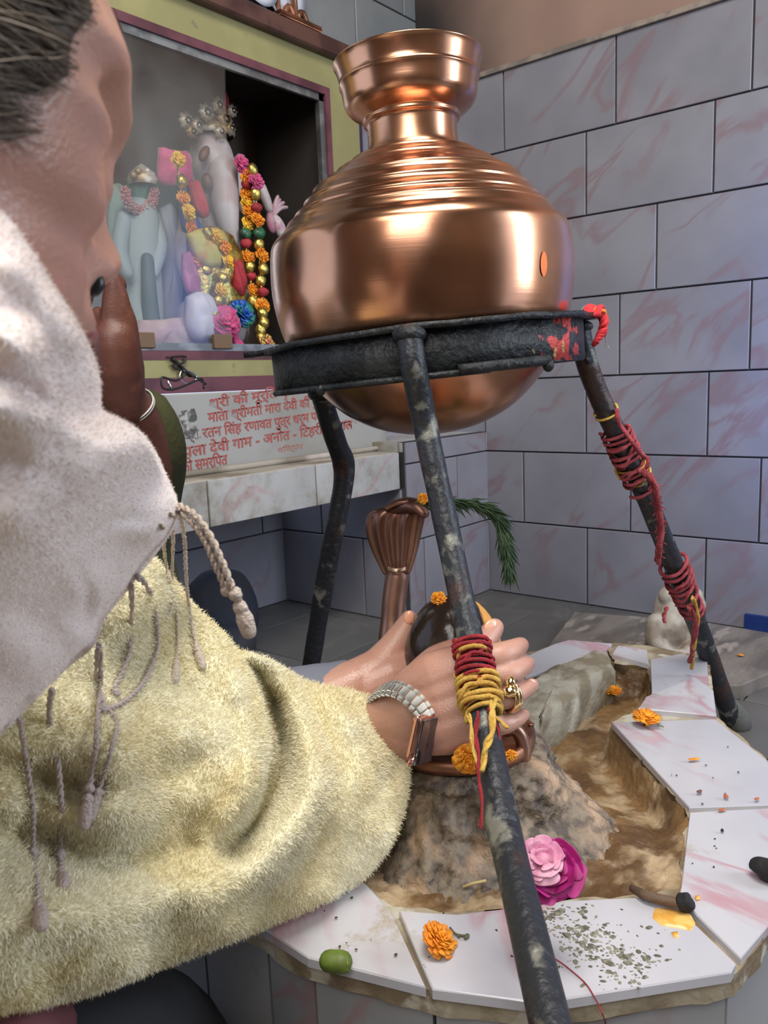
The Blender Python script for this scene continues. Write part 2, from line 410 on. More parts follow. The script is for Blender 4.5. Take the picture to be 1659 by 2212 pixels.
# slab tiles on top: (outline in photo points)
slabs = [
 [(563, 2001), (665, 2068), (920, 2132), (846, 1968), (790, 1908), (640, 1868)],
 [(934, 2136), (1165, 2166), (1579, 2100), (1590, 2080), (1450, 1945), (1405, 1937), (1230, 1945), (985, 1976), (862, 1968)],
 [(1600, 2070), (1684, 1970), (1784, 1832), (1730, 1742), (1490, 1754), (1471, 1915), (1466, 1938)],
 [(1728, 1736), (1655, 1640), (1545, 1553), (1322, 1560), (1489, 1744)],
 [(1548, 1545), (1541, 1490), (1500, 1462), (1395, 1505), (1379, 1530)],
 [(1531, 1486), (1528, 1424), (1470, 1412), (1405, 1424), (1408, 1496)],
 [(1135, 1462), (1130, 1420), (1200, 1390), (1230, 1382), (1322, 1390), (1310, 1402), (1200, 1440)],
 [(1402, 1434), (1398, 1404), (1335, 1394), (1322, 1412)],
]
b = B(); ids = []
for k, s_ in enumerate(slabs):
    q = [po(x, y, ZO+0.006+0.0012*((k*5) % 3-1)) for x, y in s_]
    c = sum(q, Vector())/len(q)
    top = [v+(c-v).normalized()*0.0012 for v in q]; mid = [v-Vector((0, 0, 0.0012)) for v in q]; bot = [v-Vector((0, 0, 0.009)) for v in q]
    n = len(q)
    # orientation
    area2 = sum((q[i].x*q[(i+1) % n].y-q[(i+1) % n].x*q[i].y) for i in range(n))
    V = top+mid+bot; F = [tuple(range(n))]+[(i, i+n, (i+1) % n+n, (i+1) % n) for i in range(n)]+[(i+n, i+2*n, (i+1) % n+2*n, (i+1) % n+n) for i in range(n)]
    if area2 < 0: F = [f[::-1] for f in F]
    b.add(V, F); t = (rnd.random(), rnd.random(), rnd.random()); ids += [t]*len(V)
M_SLAB = tile_mat('glazed_platform_tile_worn', (0.52, 0.515, 0.555), (0.44, 0.44, 0.49), (0.45, 0.25, 0.29), rough=0.14, vscale=4.2, vamt=.9, dirt=(0.35, 0.28, 0.18), dirt_amt=0.12, rotx=0.2)
top_o = b.build('top_tiles', M_SLAB, plat, smooth=False)
at = top_o.data.attributes.new('tid', 'FLOAT_VECTOR', 'POINT'); at.data.foreach_set('vector', [x for t in ids for x in t])
# mortar bed, a ring between the outer edge and the basin
def ringmesh(outp, inp, z):
    vs = [Vector((p.x, p.y)) for p in outp]+[Vector((p.x, p.y)) for p in inp]
    n, m = len(outp), len(inp)
    ed = [(i, (i+1) % n) for i in range(n)]+[(n+i, n+(i+1) % m) for i in range(m)]
    r = geometry.delaunay_2d_cdt(vs, ed, [], 1, 1e-6)
    V, F = r[0], r[2]
    ip = [Vector((p.x, p.y)) for p in inp]
    def inside(q):
        c = False; j = len(ip)-1
        for i in range(len(ip)):
            if (ip[i].y > q.y) != (ip[j].y > q.y) and q.x < (ip[j].x-ip[i].x)*(q.y-ip[i].y)/(ip[j].y-ip[i].y)+ip[i].x: c = not c
            j = i
        return c
    F2 = [f for f in F if not inside((V[f[0]]+V[f[1]]+V[f[2]])/3)]
    return [Vector((v.x, v.y, z)) for v in V], F2
def rough_edge(pts, amp, step=0.012, seed=0.0):
    out = []
    n = len(pts)
    for i in range(n):
        a, c = pts[i], pts[(i+1) % n]; L_ = (c-a).length; k = max(1, int(L_/step)); nn = Vector(((c-a).y, -(c-a).x, 0)).normalized()
        for j in range(k):
            p = a.lerp(c, j/k); out.append(p+nn*amp*noise.noise(p*38+Vector((seed, 0, 0))))
    return out
OUTR = rough_edge(OUT, 0.004); INNR = rough_edge(INN, 0.007, seed=3)
b = B()
V, F = ringmesh(OUTR, INNR, ZO-0.0005)
b.add(V, F)
n = len(OUTR)
lip = [v-Vector((0, 0, 0.020+0.004*noise.noise(v*30))) for v in OUTR]
cen = Vector((0.75, 0.42, 0))
lip2 = [v+(cen-v).normalized()*0.006-Vector((0, 0, 0.022)) for v in OUTR]
b.add(list(OUTR)+lip+lip2, [(i, (i+1) % n, (i+1) % n+n, i+n) for i in range(n)]+[(i+n, (i+1) % n+n, (i+1) % n+2*n, i+2*n) for i in range(n)])
b.build('mortar_bed', mat('old_yellow_mortar', (0.36, 0.31, 0.22), 0.9, col2=(0.19, 0.14, 0.085), scale=16, bump=1.0, bscale=110, col3=(0.46, 0.42, 0.34), scale3=30), plat, smooth=False)
# side facing tiles
b = B(); ids = []
for i in range(len(OUT)):
    a, c = OUT[i], OUT[(i+1) % len(OUT)]
    inn = lambda v: v+(cen-Vector((v.x, v.y, 0))).normalized()*0.008
    a, c = inn(a), inn(c)
    L_ = (c-a).length; k = max(1, round(L_/0.2)); d = (c-a)/k; nn = Vector((d.y, -d.x, 0)).normalized()
    if (a+nn*0.1-cen).length < (a-cen).length: nn = -nn
    for j in range(k):
        p0 = a+d*j+d.normalized()*0.0015; p1 = a+d*(j+1)-d.normalized()*0.0015
        z0, z1 = 0.0, ZO-0.018
        V = [Vector((*p.xy, z))+nn*o_ for o_ in (0, -0.006) for (p, z) in ((p0, z0), (p1, z0), (p1, z1), (p0, z1))]
        F = [(0, 1, 2, 3), (7, 6, 5, 4), (0, 4, 5, 1), (1, 5, 6, 2), (2, 6, 7, 3), (3, 7, 4, 0)]
        b.add(V, F); t = (rnd.random(), rnd.random(), rnd.random()); ids += [t]*8
so = b.build('side_tiles', tile_mat('glazed_side_tile', (0.33, 0.33, 0.34), (0.28, 0.28, 0.29), (0.33, 0.19, 0.19), rough=0.3, dirt=(0.2, 0.12, 0.1), dirt_amt=0.15), plat, smooth=False)
at = so.data.attributes.new('tid', 'FLOAT_VECTOR', 'POINT'); at.data.foreach_set('vector', [x for t in ids for x in t])
b = B(); core = [v+(cen-Vector((v.x, v.y, 0))).normalized()*0.016 for v in OUT]
n = len(core)
b.add([Vector((v.x, v.y, 0)) for v in core]+[Vector((v.x, v.y, ZO-0.02)) for v in core], [(i, (i+1) % n, (i+1) % n+n, i+n) for i in range(n)])
b.build('core', M_GROUT, plat, smooth=False)

# basin floor: height field inside the inner outline
LC = PH(985, 1600, .84); LC = Vector((LC.x, LC.y, 0))      # lingam centre
ZR = 0.232                                                  # underside height of the copper base ring
def pip(q, poly):
    c = False; j = len(poly)-1
    for i in range(len(poly)):
        if (poly[i].y > q.y) != (poly[j].y > q.y) and q.x < (poly[j].x-poly[i].x)*(q.y-poly[i].y)/(poly[j].y-poly[i].y)+poly[i].x: c = not c
        j = i
    return c
def segd(q, poly):
    best = 9
    for i in range(len(poly)):
        a, c = poly[i], poly[(i+1) % len(poly)]; d = c-a; t = max(0, min(1, ((q.x-a.x)*d.x+(q.y-a.y)*d.y)/(d.x*d.x+d.y*d.y)))
        best = min(best, math.hypot(q.x-a.x-d.x*t, q.y-a.y-d.y*t))
    return best
rimpt = Vector((1.0, 0.40, 0))
def basin_z(q):
    e = segd(q, INN)
    # deeper towards the right-hand tiles, nearly level with the tiles in front
    right = max(0.0, min(1.0, (q-LC).to_2d().dot(Vector((0.97, 0.25)))/0.16))
    dep = 0.006+0.044*right
    z = ZO-0.002-dep*min(1, e/(0.012+0.012*(1-right)))
    z += 0.0060*noise.noise(q*22)+0.0040*noise.noise(q*60)+0.0028*noise.noise(q*150)+0.0012*noise.noise(q*330)
    return z
def inner_ring_poly(): return INNR
xs = [v.x for v in INNR]; ys = [v.y for v in INNR]
st = 0.004; pts2 = [Vector((v.x, v.y)) for v in INNR]; nI = len(pts2)
y = min(ys)
while y < max(ys):
    x = min(xs)
    while x < max(xs):
        q = Vector((x+rnd.uniform(-.001, .001), y+rnd.uniform(-.001, .001), 0))
        if pip(q, INNR) and segd(q, INNR) > 0.003: pts2.append(q.to_2d())
        x += st
    y += st
r = geometry.delaunay_2d_cdt(pts2, [(i, (i+1) % nI) for i in range(nI)], [], 1, 1e-6)
V = []
for v in r[0]:
    q = Vector((v.x, v.y, 0)); V.append(Vector((v.x, v.y, basin_z(q))))
b = B().add(V, r[2])
# plunge the wall under the mortar ring edge
def basin_mat():
    m = mat('wet_clay_basin', (0.25, 0.145, 0.06), 0.5, col2=(0.115, 0.062, 0.025), scale=12, detail=12, lo=.40, hi=.62, bump=1.8, bscale=75, col3=(0.42, 0.31, 0.19), scale3=17, lo3=.48, hi3=.62, rvar=.2)
    return m
b.build('basin', basin_mat(), plat)
b = B(); nI2 = len(INNR); b.add([v-Vector((0, 0, .001)) for v in INNR]+[v-Vector((0, 0, .03)) for v in INNR]+[v-Vector((0, 0, .085)) for v in INNR], [(k*nI2+i, k*nI2+(i+1) % nI2, (k+1)*nI2+(i+1) % nI2, (k+1)*nI2+i) for k in range(2) for i in range(nI2)])
b.build('basin_wall', mat('brown_basin_wall', (0.13, 0.085, 0.035), .6, col2=(0.06, 0.035, 0.015), scale=14, bump=1, bscale=90), plat)
# raised cement kerb behind the basin
kb = [(1120, 1490), (1190, 1440), (1290, 1400), (1318, 1402), (1330, 1440), (1270, 1475), (1210, 1520), (1165, 1560), (1130, 1610), (1090, 1620), (1060, 1560)]
kt = [po(x, y, ZO+0.004) for x, y in kb]
kt = rough_edge(kt, 0.005, 0.01, 9)
kc = sum(kt, Vector())/len(kt)
b = B(); n = len(kt)
lay = []
for (s_, dz) in ((1.0, -0.06), (1.0, -0.012), (0.93, 0.0), (0.72, 0.004), (0.4, 0.006), (0.1, 0.006)):
    lay.append([kc+(v-kc)*s_+Vector((0, 0, dz+0.003*noise.noise((kc+(v-kc)*s_)*50))) for v in kt])
V = [v for l in lay for v in l]; F = [(i+k*n, (i+1) % n+k*n, (i+1) % n+(k+1)*n, i+(k+1)*n) for k in range(len(lay)-1) for i in range(n)]
F.append(tuple(range((len(lay)-1)*n, len(lay)*n)))
b.add(V, F).build('cement_kerb', mat('pale_lumpy_cement', (0.37, 0.345, 0.275), 0.9, col2=(0.22, 0.185, 0.125), scale=22, bump=1.0, bscale=120, col3=(0.62, 0.58, 0.48), scale3=9), plat, label='pale lumpy cement kerb')

# ------------------------------------------------------------------ rough stone mound, copper ring and the dark stone
b = B()
prof = []
nm = 240
mo = []
levels = [(0.222, 0.125), (0.205, 0.150), (0.185, 0.180), (0.150, 0.215), (0.105, 0.232), (0.06, 0.236), (0.02, 0.232), (0.0, 0.2285), (-0.02, 0.228)]
V = []; F = []
for k, (rr, z) in enumerate(levels[::1]):
    pass
lv = [(0.165, 0.118), (0.148, 0.140), (0.128, 0.158), (0.108, 0.178), (0.098, 0.198), (0.092, 0.214), (0.088, 0.226), (0.076, 0.231), (0.04, 0.232), (0.005, 0.232)]
_lx = np.linspace(0, 1, len(lv)); _t = np.linspace(0, 1, 46); lv = list(zip(np.interp(_t, _lx, [a_ for a_, _ in lv]), np.interp(_t, _lx, [b_ for _, b_ in lv])))
for (rr, z) in lv:
    for i in range(nm):
        a = 2*math.pi*i/nm
        d = Vector((math.cos(a), math.sin(a), 0)); q = LC+d*rr+Vector((0, 0, z))
        k = noise.noise(q*24)*0.013+noise.noise(q*62)*0.009+noise.noise(q*150)*0.0055+noise.noise(q*320)*0.0028
        if z > 0.225: k *= 0.3
        lobe = 1+0.16*math.exp(-((a-5.0)/0.7)**2)+0.10*math.exp(-((a-3.7)/0.5)**2)
        V.append(LC+d*(rr*lobe+k)+Vector((0, 0, z)))
for k in range(len(lv)-1):
    for i in range(nm): F.append((k*nm+i, k*nm+(i+1) % nm, (k+1)*nm+(i+1) % nm, (k+1)*nm+i))
mound = B().add(V, F).build('stone_mound', mat('rough_mound_stone', (0.22, 0.175, 0.125), 0.6, col2=(0.085, 0.066, 0.052), scale=60, detail=12, lo=.40, hi=.62, bump=3.0, bscale=80, col3=(0.42, 0.29, 0.19), scale3=14, lo3=.50, hi3=.64), base=True)

tag(mound, 'rough grey and tan stone mound rising from the basin under the copper ring', 'stone base')

ring_o = empty('copper_base_ring', (LC.x, LC.y, ZR), 'dull copper ring plate lying on the rough mound around the dark stone', 'ring plate')
b = B()
b.lathe([(0.05, 0.0), (0.082, 0.0), (0.086, 0.002), (0.087, 0.008), (0.086, 0.014), (0.082, 0.016), (0.078, 0.012), (0.06, 0.010), (0.05, 0.010)], Vector((LC.x, LC.y, ZR)), n=72, closed=True)
M_OLDCU = mat('dull_copper', (0.42, 0.19, 0.115), 0.42, 0.85, col2=(0.16, 0.08, 0.055), scale=9, bump=0.3, bscale=60, rvar=.12)
b.build('plate', M_OLDCU, ring_o)
b = B()
for i in range(5):
    a = math.radians(20+i*72); B().ball(Vector((LC.x+0.083*math.cos(a), LC.y+0.083*math.sin(a), ZR+0.016)), (0.004, 0.004, 0.002), 10, 6).build('rivet', M_OLDCU, ring_o)

# the lingam: a smooth egg-topped dark stone with ochre paste down one side
lz0, lz1 = ZR+0.010, 0.398
b = B()
pr = []
for k in range(26):
    t = k/25
    z = lz0+(lz1-lz0)*t
    if t < 0.5: r_ = 0.047+0.007*(t/0.5)
    else: r_ = 0.054*math.sqrt(max(0.0, 1-((t-0.5)/0.5)**2.15))
    pr.append((max(r_, 0.0006), z))
b.lathe([(0.0006, lz0)]+pr, Vector((LC.x, LC.y, 0)), n=56)
def ling_mat():
    m = mat('dark_oiled_stone', (0.010, 0.007, 0.008), 0.2, col2=(0.025, 0.016, 0.012), scale=16, spec=.35, bump=0.35, bscale=55, rvar=.08)
    nt = m.node_tree; N = nt.nodes; L = nt.links; p = N['Principled BSDF']; src = p.inputs['Base Color'].links[0].from_socket
    tc = N.new('ShaderNodeTexCoord'); dt = N.new('ShaderNodeVectorMath'); dt.operation = 'DOT_PRODUCT'
    dv = (RIGHT*0.98+FWD*0.25).normalized(); dt.inputs[1].default_value = (dv.x, dv.y, 0); L.new(tc.outputs['Object'], dt.inputs[0])
    nz = N.new('ShaderNodeTexNoise'); nz.inputs['Scale'].default_value = 40; L.new(tc.outputs['Object'], nz.inputs['Vector'])
    ad = N.new('ShaderNodeMath'); ad.operation = 'MULTIPLY_ADD'; ad.inputs[1].default_value = 0.014; L.new(nz.outputs['Fac'], ad.inputs[0]); L.new(dt.outputs['Value'], ad.inputs[2])
    r_ = N.new('ShaderNodeMapRange'); r_.interpolation_type = 'SMOOTHSTEP'; r_.inputs['From Min'].default_value = 0.028; r_.inputs['From Max'].default_value = 0.032; L.new(ad.outputs[0], r_.inputs['Value'])
    # paste band also across the crown
    x = N.new('ShaderNodeMix'); x.data_type = 'RGBA'; L.new(r_.outputs[0], x.inputs['Factor']); L.new(src, x.inputs[6]); x.inputs[7].default_value = (0.62, 0.30, 0.075, 1); L.new(x.outputs[2], p.inputs['Base Color'])
    rl = N.new('ShaderNodeMapRange'); rl.inputs['To Min'].default_value = 0.16; rl.inputs['To Max'].default_value = 0.7; L.new(r_.outputs[0], rl.inputs['Value']); L.new(rl.outputs[0], p.inputs['Roughness'])
    return m
ling = b.build('stone_lingam', ling_mat(), base=True)
tag(ling, 'upright egg-topped black stone smeared with ochre paste on its right, clasped by two hands', 'lingam')

# ------------------------------------------------------------------ copper cobra rising behind the stone
DC = 0.95
cob = empty('copper_cobra', (LC.x+0.02, LC.y+0.07, ZR), 'copper cobra with a ribbed hood rearing up behind the dark stone', 'snake figure')
WL[cob.name] = Vector((LC.x+0.02, LC.y+0.07, ZR))
M_CU = mat('aged_copper', (0.36, 0.20, 0.145), 0.38, 0.85, col2=(0.20, 0.10, 0.075), scale=7, bump=0.25, bscale=30, rvar=.08)
# neck and body, wrapping down round the stone
base = Vector((LC.x, LC.y, 0))
def around(a, r_, z): return base+Vector((math.cos(a)*r_, math.sin(a)*r_, z))
neck = [PH(858, 1245, DC), PH(852, 1290, DC-.005), PH(848, 1340, DC-.01), PH(843, 1400, DC-.02), PH(846, 1470, DC-.035), PH(860, 1550, DC-.05)]
pa = neck+[around(1.9, 0.080, 0.258), around(1.2, 0.076, 0.257)]
ra = [.0145, .0145, .0145, .015, .0155, .0155, .0135, .011]
B().limb(pa, ra, n=18, res=6).build('body', M_CU, cob)
# hood: flattened broad shield facing left-front, crest bending forward over the head
b = B()
hu = (RIGHT*0.93+BACK*0.25+Vector((0, 0, .05))).normalized(); hn = (BACK*0.90-RIGHT*0.30).normalized()
st_ = [(858, 1245, 29, .0125), (857, 1232, 34, .012), (855, 1210, 44, .013), (853, 1185, 54, .014), (851, 1160, 61, .0155), (851, 1138, 66, .017), (854, 1120, 67, .0175), (858, 1107, 66, .0165), (862, 1098, 58, .013), (866, 1092, 46, .008)]
V = []; F = []; nh = 40; kk = 0.95/FPX
for (x, y, hw, th) in st_:
    c = PH(x, y, DC)
    for i in range(nh):
        a = 2*math.pi*i/nh; ca, sa = math.cos(a), math.sin(a)
        fr_ = sa > 0
        rib = 0.0030*math.cos(ca*14)*sa if (sa > 0 and 1115 < y < 1240) else 0
        V.append(c+hu*hw*kk*ca+hn*(th*sa*(0.62+0.38*abs(ca)) if sa > 0 else th*0.8*sa)+hn*rib)
m_ = len(st_)
for k in range(m_-1):
    for i in range(nh): F.append((k*nh+i, k*nh+(i+1) % nh, (k+1)*nh+(i+1) % nh, (k+1)*nh+i))
F.append(tuple(range(nh-1, -1, -1))); F.append(tuple((m_-1)*nh+i for i in range(nh)))
b.add(V, F)
hood = subsurf(b.build('hood', M_CU, cob), 2)
b = B()
b.limb([PH(858, 1098, DC), PH(880, 1092, DC-.01), PH(902, 1096, DC-.022), PH(915, 1108, DC-.03)], [.013, .013, .011, .007], n=16, res=5, flat=.8, fdir=Vector((0, 0, 1)))
b.tube([PH(832, 1100, DC-.014), PH(856, 1088, DC-.018), PH(882, 1084, DC-.02)], .0035, 8, res=4)
b.build('head', M_CU, cob)
b = B()
for k in range(2):
    b.tube([PH(838, 1229-3*k, DC-.016), PH(858, 1234-3*k, DC-.021), PH(876, 1229-3*k, DC-.016)], .0018, 8, res=4)
b.build('hood_band', mat('rubbed_copper', (0.82, 0.60, 0.42), 0.25, 1.0), cob)
# small copper coil at the right of the stone
cc = PH(1118, 1600, .80)
b = B()
pts = []
for i in range(22):
    t = i/21; a = -1.9+t*3.6
    pts.append(PH(1105+26*math.cos(a), 1622+48*math.sin(a), .80))
b.limb(pts, [.0075]*10+[.008]*12, n=12, res=1)
tc_ = b.build('copper_coil', M_CU, base=True); tag(tc_, 'small curled copper tail resting against the right of the dark stone', 'copper coil')

# ------------------------------------------------------------------ copper pot
DP = 0.98
Bp, Tp = PH(932, 938, DP), PH(881, 140, DP)
AX = (Tp-Bp).normalized()
def axis_s(y):
    """distance along the pot axis seen at photo row y"""
    t = (938-y)/(938-140); x = 932+(881-932)*t
    d = Vector(ray(x, y)); w0 = Vector(CAM)-Bp; a_, b_, c_ = 1, d.dot(AX), 1; d_, e_ = d.dot(w0), AX.dot(w0)
    den = a_*c_-b_*b_; s_ = (a_*e_-b_*d_)/den; tt = (b_*e_-c_*d_)/den
    return s_, tt
def pot_prof(rows_):
    out = []
    for (y, hw) in rows_:
        s_, tt = axis_s(y); out.append((hw*tt/math.sqrt(FPX**2+(900-CX)**2+(y-CY)**2)*0.995, s_))
    return out
pot = empty('copper_water_pot', Bp, 'large polished copper water pot with a flared collar standing in the iron ring stand', 'pot')
body_rows = [(938, 1), (937, 20), (934, 50), (926, 90), (912, 130), (890, 172), (862, 207), (830, 238), (795, 264), (755, 286), (715, 303), (675, 314), (635, 321), (595, 324), (560, 324), (535, 322), (520, 318), (508, 309), (499, 298),
             (494, 294), (489, 291), (482, 286), (476, 284), (470, 276), (463, 268), (458, 268), (452, 262), (445, 252), (437, 246), (431, 246), (425, 239), (417, 230), (409, 226), (403, 224), (397, 214), (391, 205), (384, 196), (378, 184), (372, 176), (367, 173), (362, 165), (357, 154), (353, 146), (348, 140), (343, 137), (339, 124), (336, 112), (333, 105)]
def dent(r, h, a): return r
bp_ = pot_prof(body_rows)
b = B()
cyc = B(); u_ = AX.orthogonal().normalized(); v_ = AX.cross(u_)
def dentf(r, h, a):
    p = Bp+AX*h+(u_*math.cos(a)+v_*math.sin(a))*r
    k = 0.0012*noise.noise(p*9)+0.0005*noise.noise(p*26)
    dc = PH(965, 625, DP-.185); k -= 0.0028*math.exp(-((p-dc).length/0.028)**2); dc = PH(1010, 590, DP-.18); k -= 0.0016*math.exp(-((p-dc).length/0.02)**2)
    return r+(k if r > 0.03 else 0)
def dense(pr, k=3):
    pp = [Vector((r, h, 0)) for r, h in pr]; o, _ = smoothpath(pp, [0]*len(pp), k); return [(max(0.0005, v.x), v.y) for v in o]
b.lathe(dense(bp_), Bp, AX, n=160, f=dentf)
def pot_mat():
    m = mat('polished_copper', (0.66, 0.345, 0.205), 0.23, 1.0, col2=(0.47, 0.235, 0.14), scale=5, lo=.35, hi=.7, rvar=.06)
    nt = m.node_tree; N = nt.nodes; L = nt.links; p = N['Principled BSDF']
    tc = N.new('ShaderNodeTexCoord'); mp = N.new('ShaderNodeMapping'); mp.inputs['Scale'].default_value = (4, 4, 260); L.new(tc.outputs['Object'], mp.inputs[0])
    n = N.new('ShaderNodeTexNoise'); n.inputs['Scale'].default_value = 1; n.inputs['Detail'].default_value = 3; L.new(mp.outputs[0], n.inputs['Vector'])
    bu = N.new('ShaderNodeBump'); bu.inputs['Strength'].default_value = 0.12; bu.inputs['Distance'].default_value = 0.0006; L.new(n.outputs['Fac'], bu.inputs['Height']); L.new(bu.outputs[0], p.inputs['Normal'])
    return m
M_POT = pot_mat()
b.build('body', M_POT, pot)
neck_rows = [(340, 104), (334, 103), (328, 100), (318, 98), (300, 97), (282, 97), (270, 98), (266, 104), (262, 106), (257, 105), (253, 111), (246, 122), (238, 133), (228, 141), (216, 145), (200, 147), (186, 150), (181, 153), (176, 151), (160, 154), (146, 158), (139, 161), (136, 163), (134, 162.5), (134, 159), (138, 156), (160, 149), (200, 142), (240, 122), (258, 98), (300, 92), (335, 92)]
b = B(); b.lathe(dense(pot_prof(neck_rows), 2), Bp, AX, n=128)
b.build('neck', M_POT, pot)
# painted spots on the belly
def spot(name, x, y, hw, hh, mt, lbl):
    q = []
    n = 20; c = None
    def on(x, y):
        o = Vector(CAM); d = Vector(ray(x, y)); t = 0.6
        for _ in range(60):
            p = o+d*t; h = (p-Bp).dot(AX); rad = (p-Bp-AX*h).length
            rr = np.interp(h, [k[1] for k in bp_[:18]], [k[0] for k in bp_[:18]])
            t += (rad-rr)*0.5
        return p-d*0.0004
    V = [on(x+hw*k*math.cos(2*math.pi*i/n), y+hh*k*math.sin(2*math.pi*i/n)) for k in (1, .5) for i in range(n)]+[on(x, y)]
    F = [(i, (i+1) % n, n+(i+1) % n, n+i) for i in range(n)]+[(n+i, n+(i+1) % n, 2*n) for i in range(n)]
    return B().add(V, F).build(name, mt, pot, label=lbl)
spot('vermilion_mark', 1175, 570, 7, 27, mat('vermilion', (0.85, 0.20, 0.04), 0.6), 'orange vermilion smear')

# ------------------------------------------------------------------ iron stand
M_IRON = mat('black_scaled_iron', (0.008, 0.009, 0.011), 0.5, 0.3, col2=(0.022, 0.025, 0.028), scale=30, bump=1.3, bscale=160, rvar=.2)
M_LEG = mat('rusty_painted_pipe', (0.022, 0.024, 0.030), 0.45, 0.25, col2=(0.20, 0.20, 0.17), scale=38, detail=9, lo=.56, hi=.68, bump=1.0, bscale=120, col3=(0.055, 0.028, 0.022), scale3=11, lo3=.54, hi3=.66)
def iron_paint():
    m = mat('iron_band_with_paint', (0.008, 0.009, 0.011), 0.5, 0.2, col2=(0.026, 0.03, 0.033), scale=30, bump=1.3, bscale=160)
    nt = m.node_tree; N = nt.nodes; L = nt.links; p = N['Principled BSDF']; src = p.inputs['Base Color'].links[0].from_socket
    tc = N.new('ShaderNodeTexCoord')
    for (cpx, rad, colr, sc) in (((1215, 752), 0.032, (0.55, 0.06, 0.05), 60), ((1155, 765), 0.026, (0.55, 0.38, 0.12), 55)):
        c = PH(cpx[0], cpx[1], DP-.10)
        ds = N.new('ShaderNodeVectorMath'); ds.operation = 'DISTANCE'; ds.inputs[1].default_value = c; L.new(tc.outputs['Object'], ds.inputs[0])
        nz = N.new('ShaderNodeTexNoise'); nz.inputs['Scale'].default_value = sc; nz.inputs['Detail'].default_value = 6; L.new(tc.outputs['Object'], nz.inputs['Vector'])
        ad = N.new('ShaderNodeMath'); ad.operation = 'MULTIPLY_ADD'; ad.inputs[1].default_value = 0.16; L.new(nz.outputs['Fac'], ad.inputs[0]); L.new(ds.outputs['Value'], ad.inputs[2])
        r_ = N.new('ShaderNodeMapRange'); r_.inputs['From Min'].default_value = rad+0.068; r_.inputs['From Max'].default_value = rad+0.075; r_.inputs['To Min'].default_value = 1; r_.inputs['To Max'].default_value = 0; L.new(ad.outputs[0], r_.inputs['Value'])
        x = N.new('ShaderNodeMix'); x.data_type = 'RGBA'; L.new(r_.outputs[0], x.inputs['Factor']); L.new(src, x.inputs[6]); x.inputs[7].default_value = (*colr, 1); src = x.outputs[2]
    L.new(src, p.inputs['Base Color'])
    return m
CR = PH(917, 726, DP)
stand = empty('iron_pot_stand', (CR.x, CR.y, 0), 'black iron three-legged stand whose ring holds up the copper pot', 'stand')
RN = (Vector((0, 0, 1))-RIGHT*0.070-BACK*0.0).normalized()
RU = (RIGHT-RN*RIGHT.dot(RN)).normalized(); RV = RN.cross(RU)   # RV points away from the camera
def rp(a, r_, h): return CR+RU*(math.cos(a)*r_)+RV*(math.sin(a)*r_)+RN*h
# flat plate with a ragged outline and two tabs
n = 120; V = []; F = []
for (h, inn) in ((0.003, 0), (0.003, 1), (-0.003, 1), (-0.003, 0)):
    for i in range(n):
        a = 2*math.pi*i/n
        ro = 0.192+0.002*noise.noise(Vector((math.cos(a)*6, math.sin(a)*6, 1)))
        for (ta, tw, tl) in ((math.radians(184), .09, .024), (math.radians(-6), .14, .016), (math.radians(-95), .10, .004), (math.radians(100), .15, .01)):
            dd = (a-ta+math.pi) % (2*math.pi)-math.pi; ro += tl*math.exp(-(dd/tw)**4)
        V.append(rp(a, 0.1765 if inn else ro, h+0.0012*noise.noise(Vector((math.cos(a)*4, math.sin(a)*4, 5)))))
for k in range(4):
    for i in range(n): F.append((k*n+i, k*n+(i+1) % n, ((k+1) % 4)*n+(i+1) % n, ((k+1) % 4)*n+i))
plate = B().add(V, [f[::-1] for f in F]).build('ring_plate', M_IRON, stand)
b = B()
b.add(*(lambda n=120: ([rp(2*math.pi*i/n, r_+0.0012*noise.noise(Vector((i*.3, h*80, 0))), h) for (r_, h) in ((0.1835, -0.002), (0.1835, -0.0475), (0.1795, -0.0475), (0.1795, -0.002)) for i in range(n)],
      [(k*n+i, ((k+1) % 4)*n+i, ((k+1) % 4)*n+(i+1) % n, k*n+(i+1) % n) for k in range(4) for i in range(n)]))())
b.build('ring_band', iron_paint(), stand)
# lower welded strap and drips
b = B()
b.tube([rp(math.radians(a), 0.184, -0.048) for a in range(-176, -70, 6)], 0.0035, 8)
b.tube([rp(math.radians(a), 0.186, -0.045) for a in range(-84, -50, 4)], 0.0055, 8)
b.tube([rp(math.radians(a), 0.1815, -0.047) for a in range(-50, 0, 5)], 0.0022, 8)
for a, s_ in ((-52, .006), (-17, .004), (-8, .0035), (-130, .005)):
    b.ball(rp(math.radians(a), 0.186, -0.050), (s_, s_, s_*1.2), 10, 8)
b.build('weld_beads', M_IRON, stand)
def leg(pts, rad):
    for _ in range(0): pass
    o = B()
    P_, R_ = smoothpath([Vector(p) for p in pts], rad, 8)
    R_ = [r_*(1+0.05*noise.noise(p*30)) for r_, p in zip(R_, P_)]
    o.tube(P_, R_, 18)
    return o.build('leg', M_LEG, stand)
f1, f2 = P(1088, 1790, .655), P(1160, 2090, .575)
dd = (f2-f1).normalized(); foot = f2+dd*(f2.z/-dd.z)
LEGF = [PH(884, 722, DP-.190), PH(893, 790, DP-.196), P(915, 900, .80), P(935, 1000, .795), P(962, 1125, .785), P(990, 1260, .77), P(1018, 1390, .75), P(1045, 1560, .71), f1, f2, foot]
LEGFR = [.0125, .0125, .0125, .0124, .0122, .0122, .0122, .0126, .0128, .0125, .0125]
leg(LEGF, LEGFR)
LEGR = [PH(1252, 706, DP+.02), PH(1264, 770, DP+.03), PH(1292, 850, DP+.05), PH(1345, 965, DP+.08), PH(1400, 1085, 1.12), PH(1455, 1220, 1.20), PH(1505, 1345, 1.30), PH(1560, 1500, 1.42), Vector((1.419, .386, 0))]
LEGRR = [.0125, .013, .013, .0128, .0130, .0145, .0155, .0165, .018]
leg(LEGR, LEGRR)
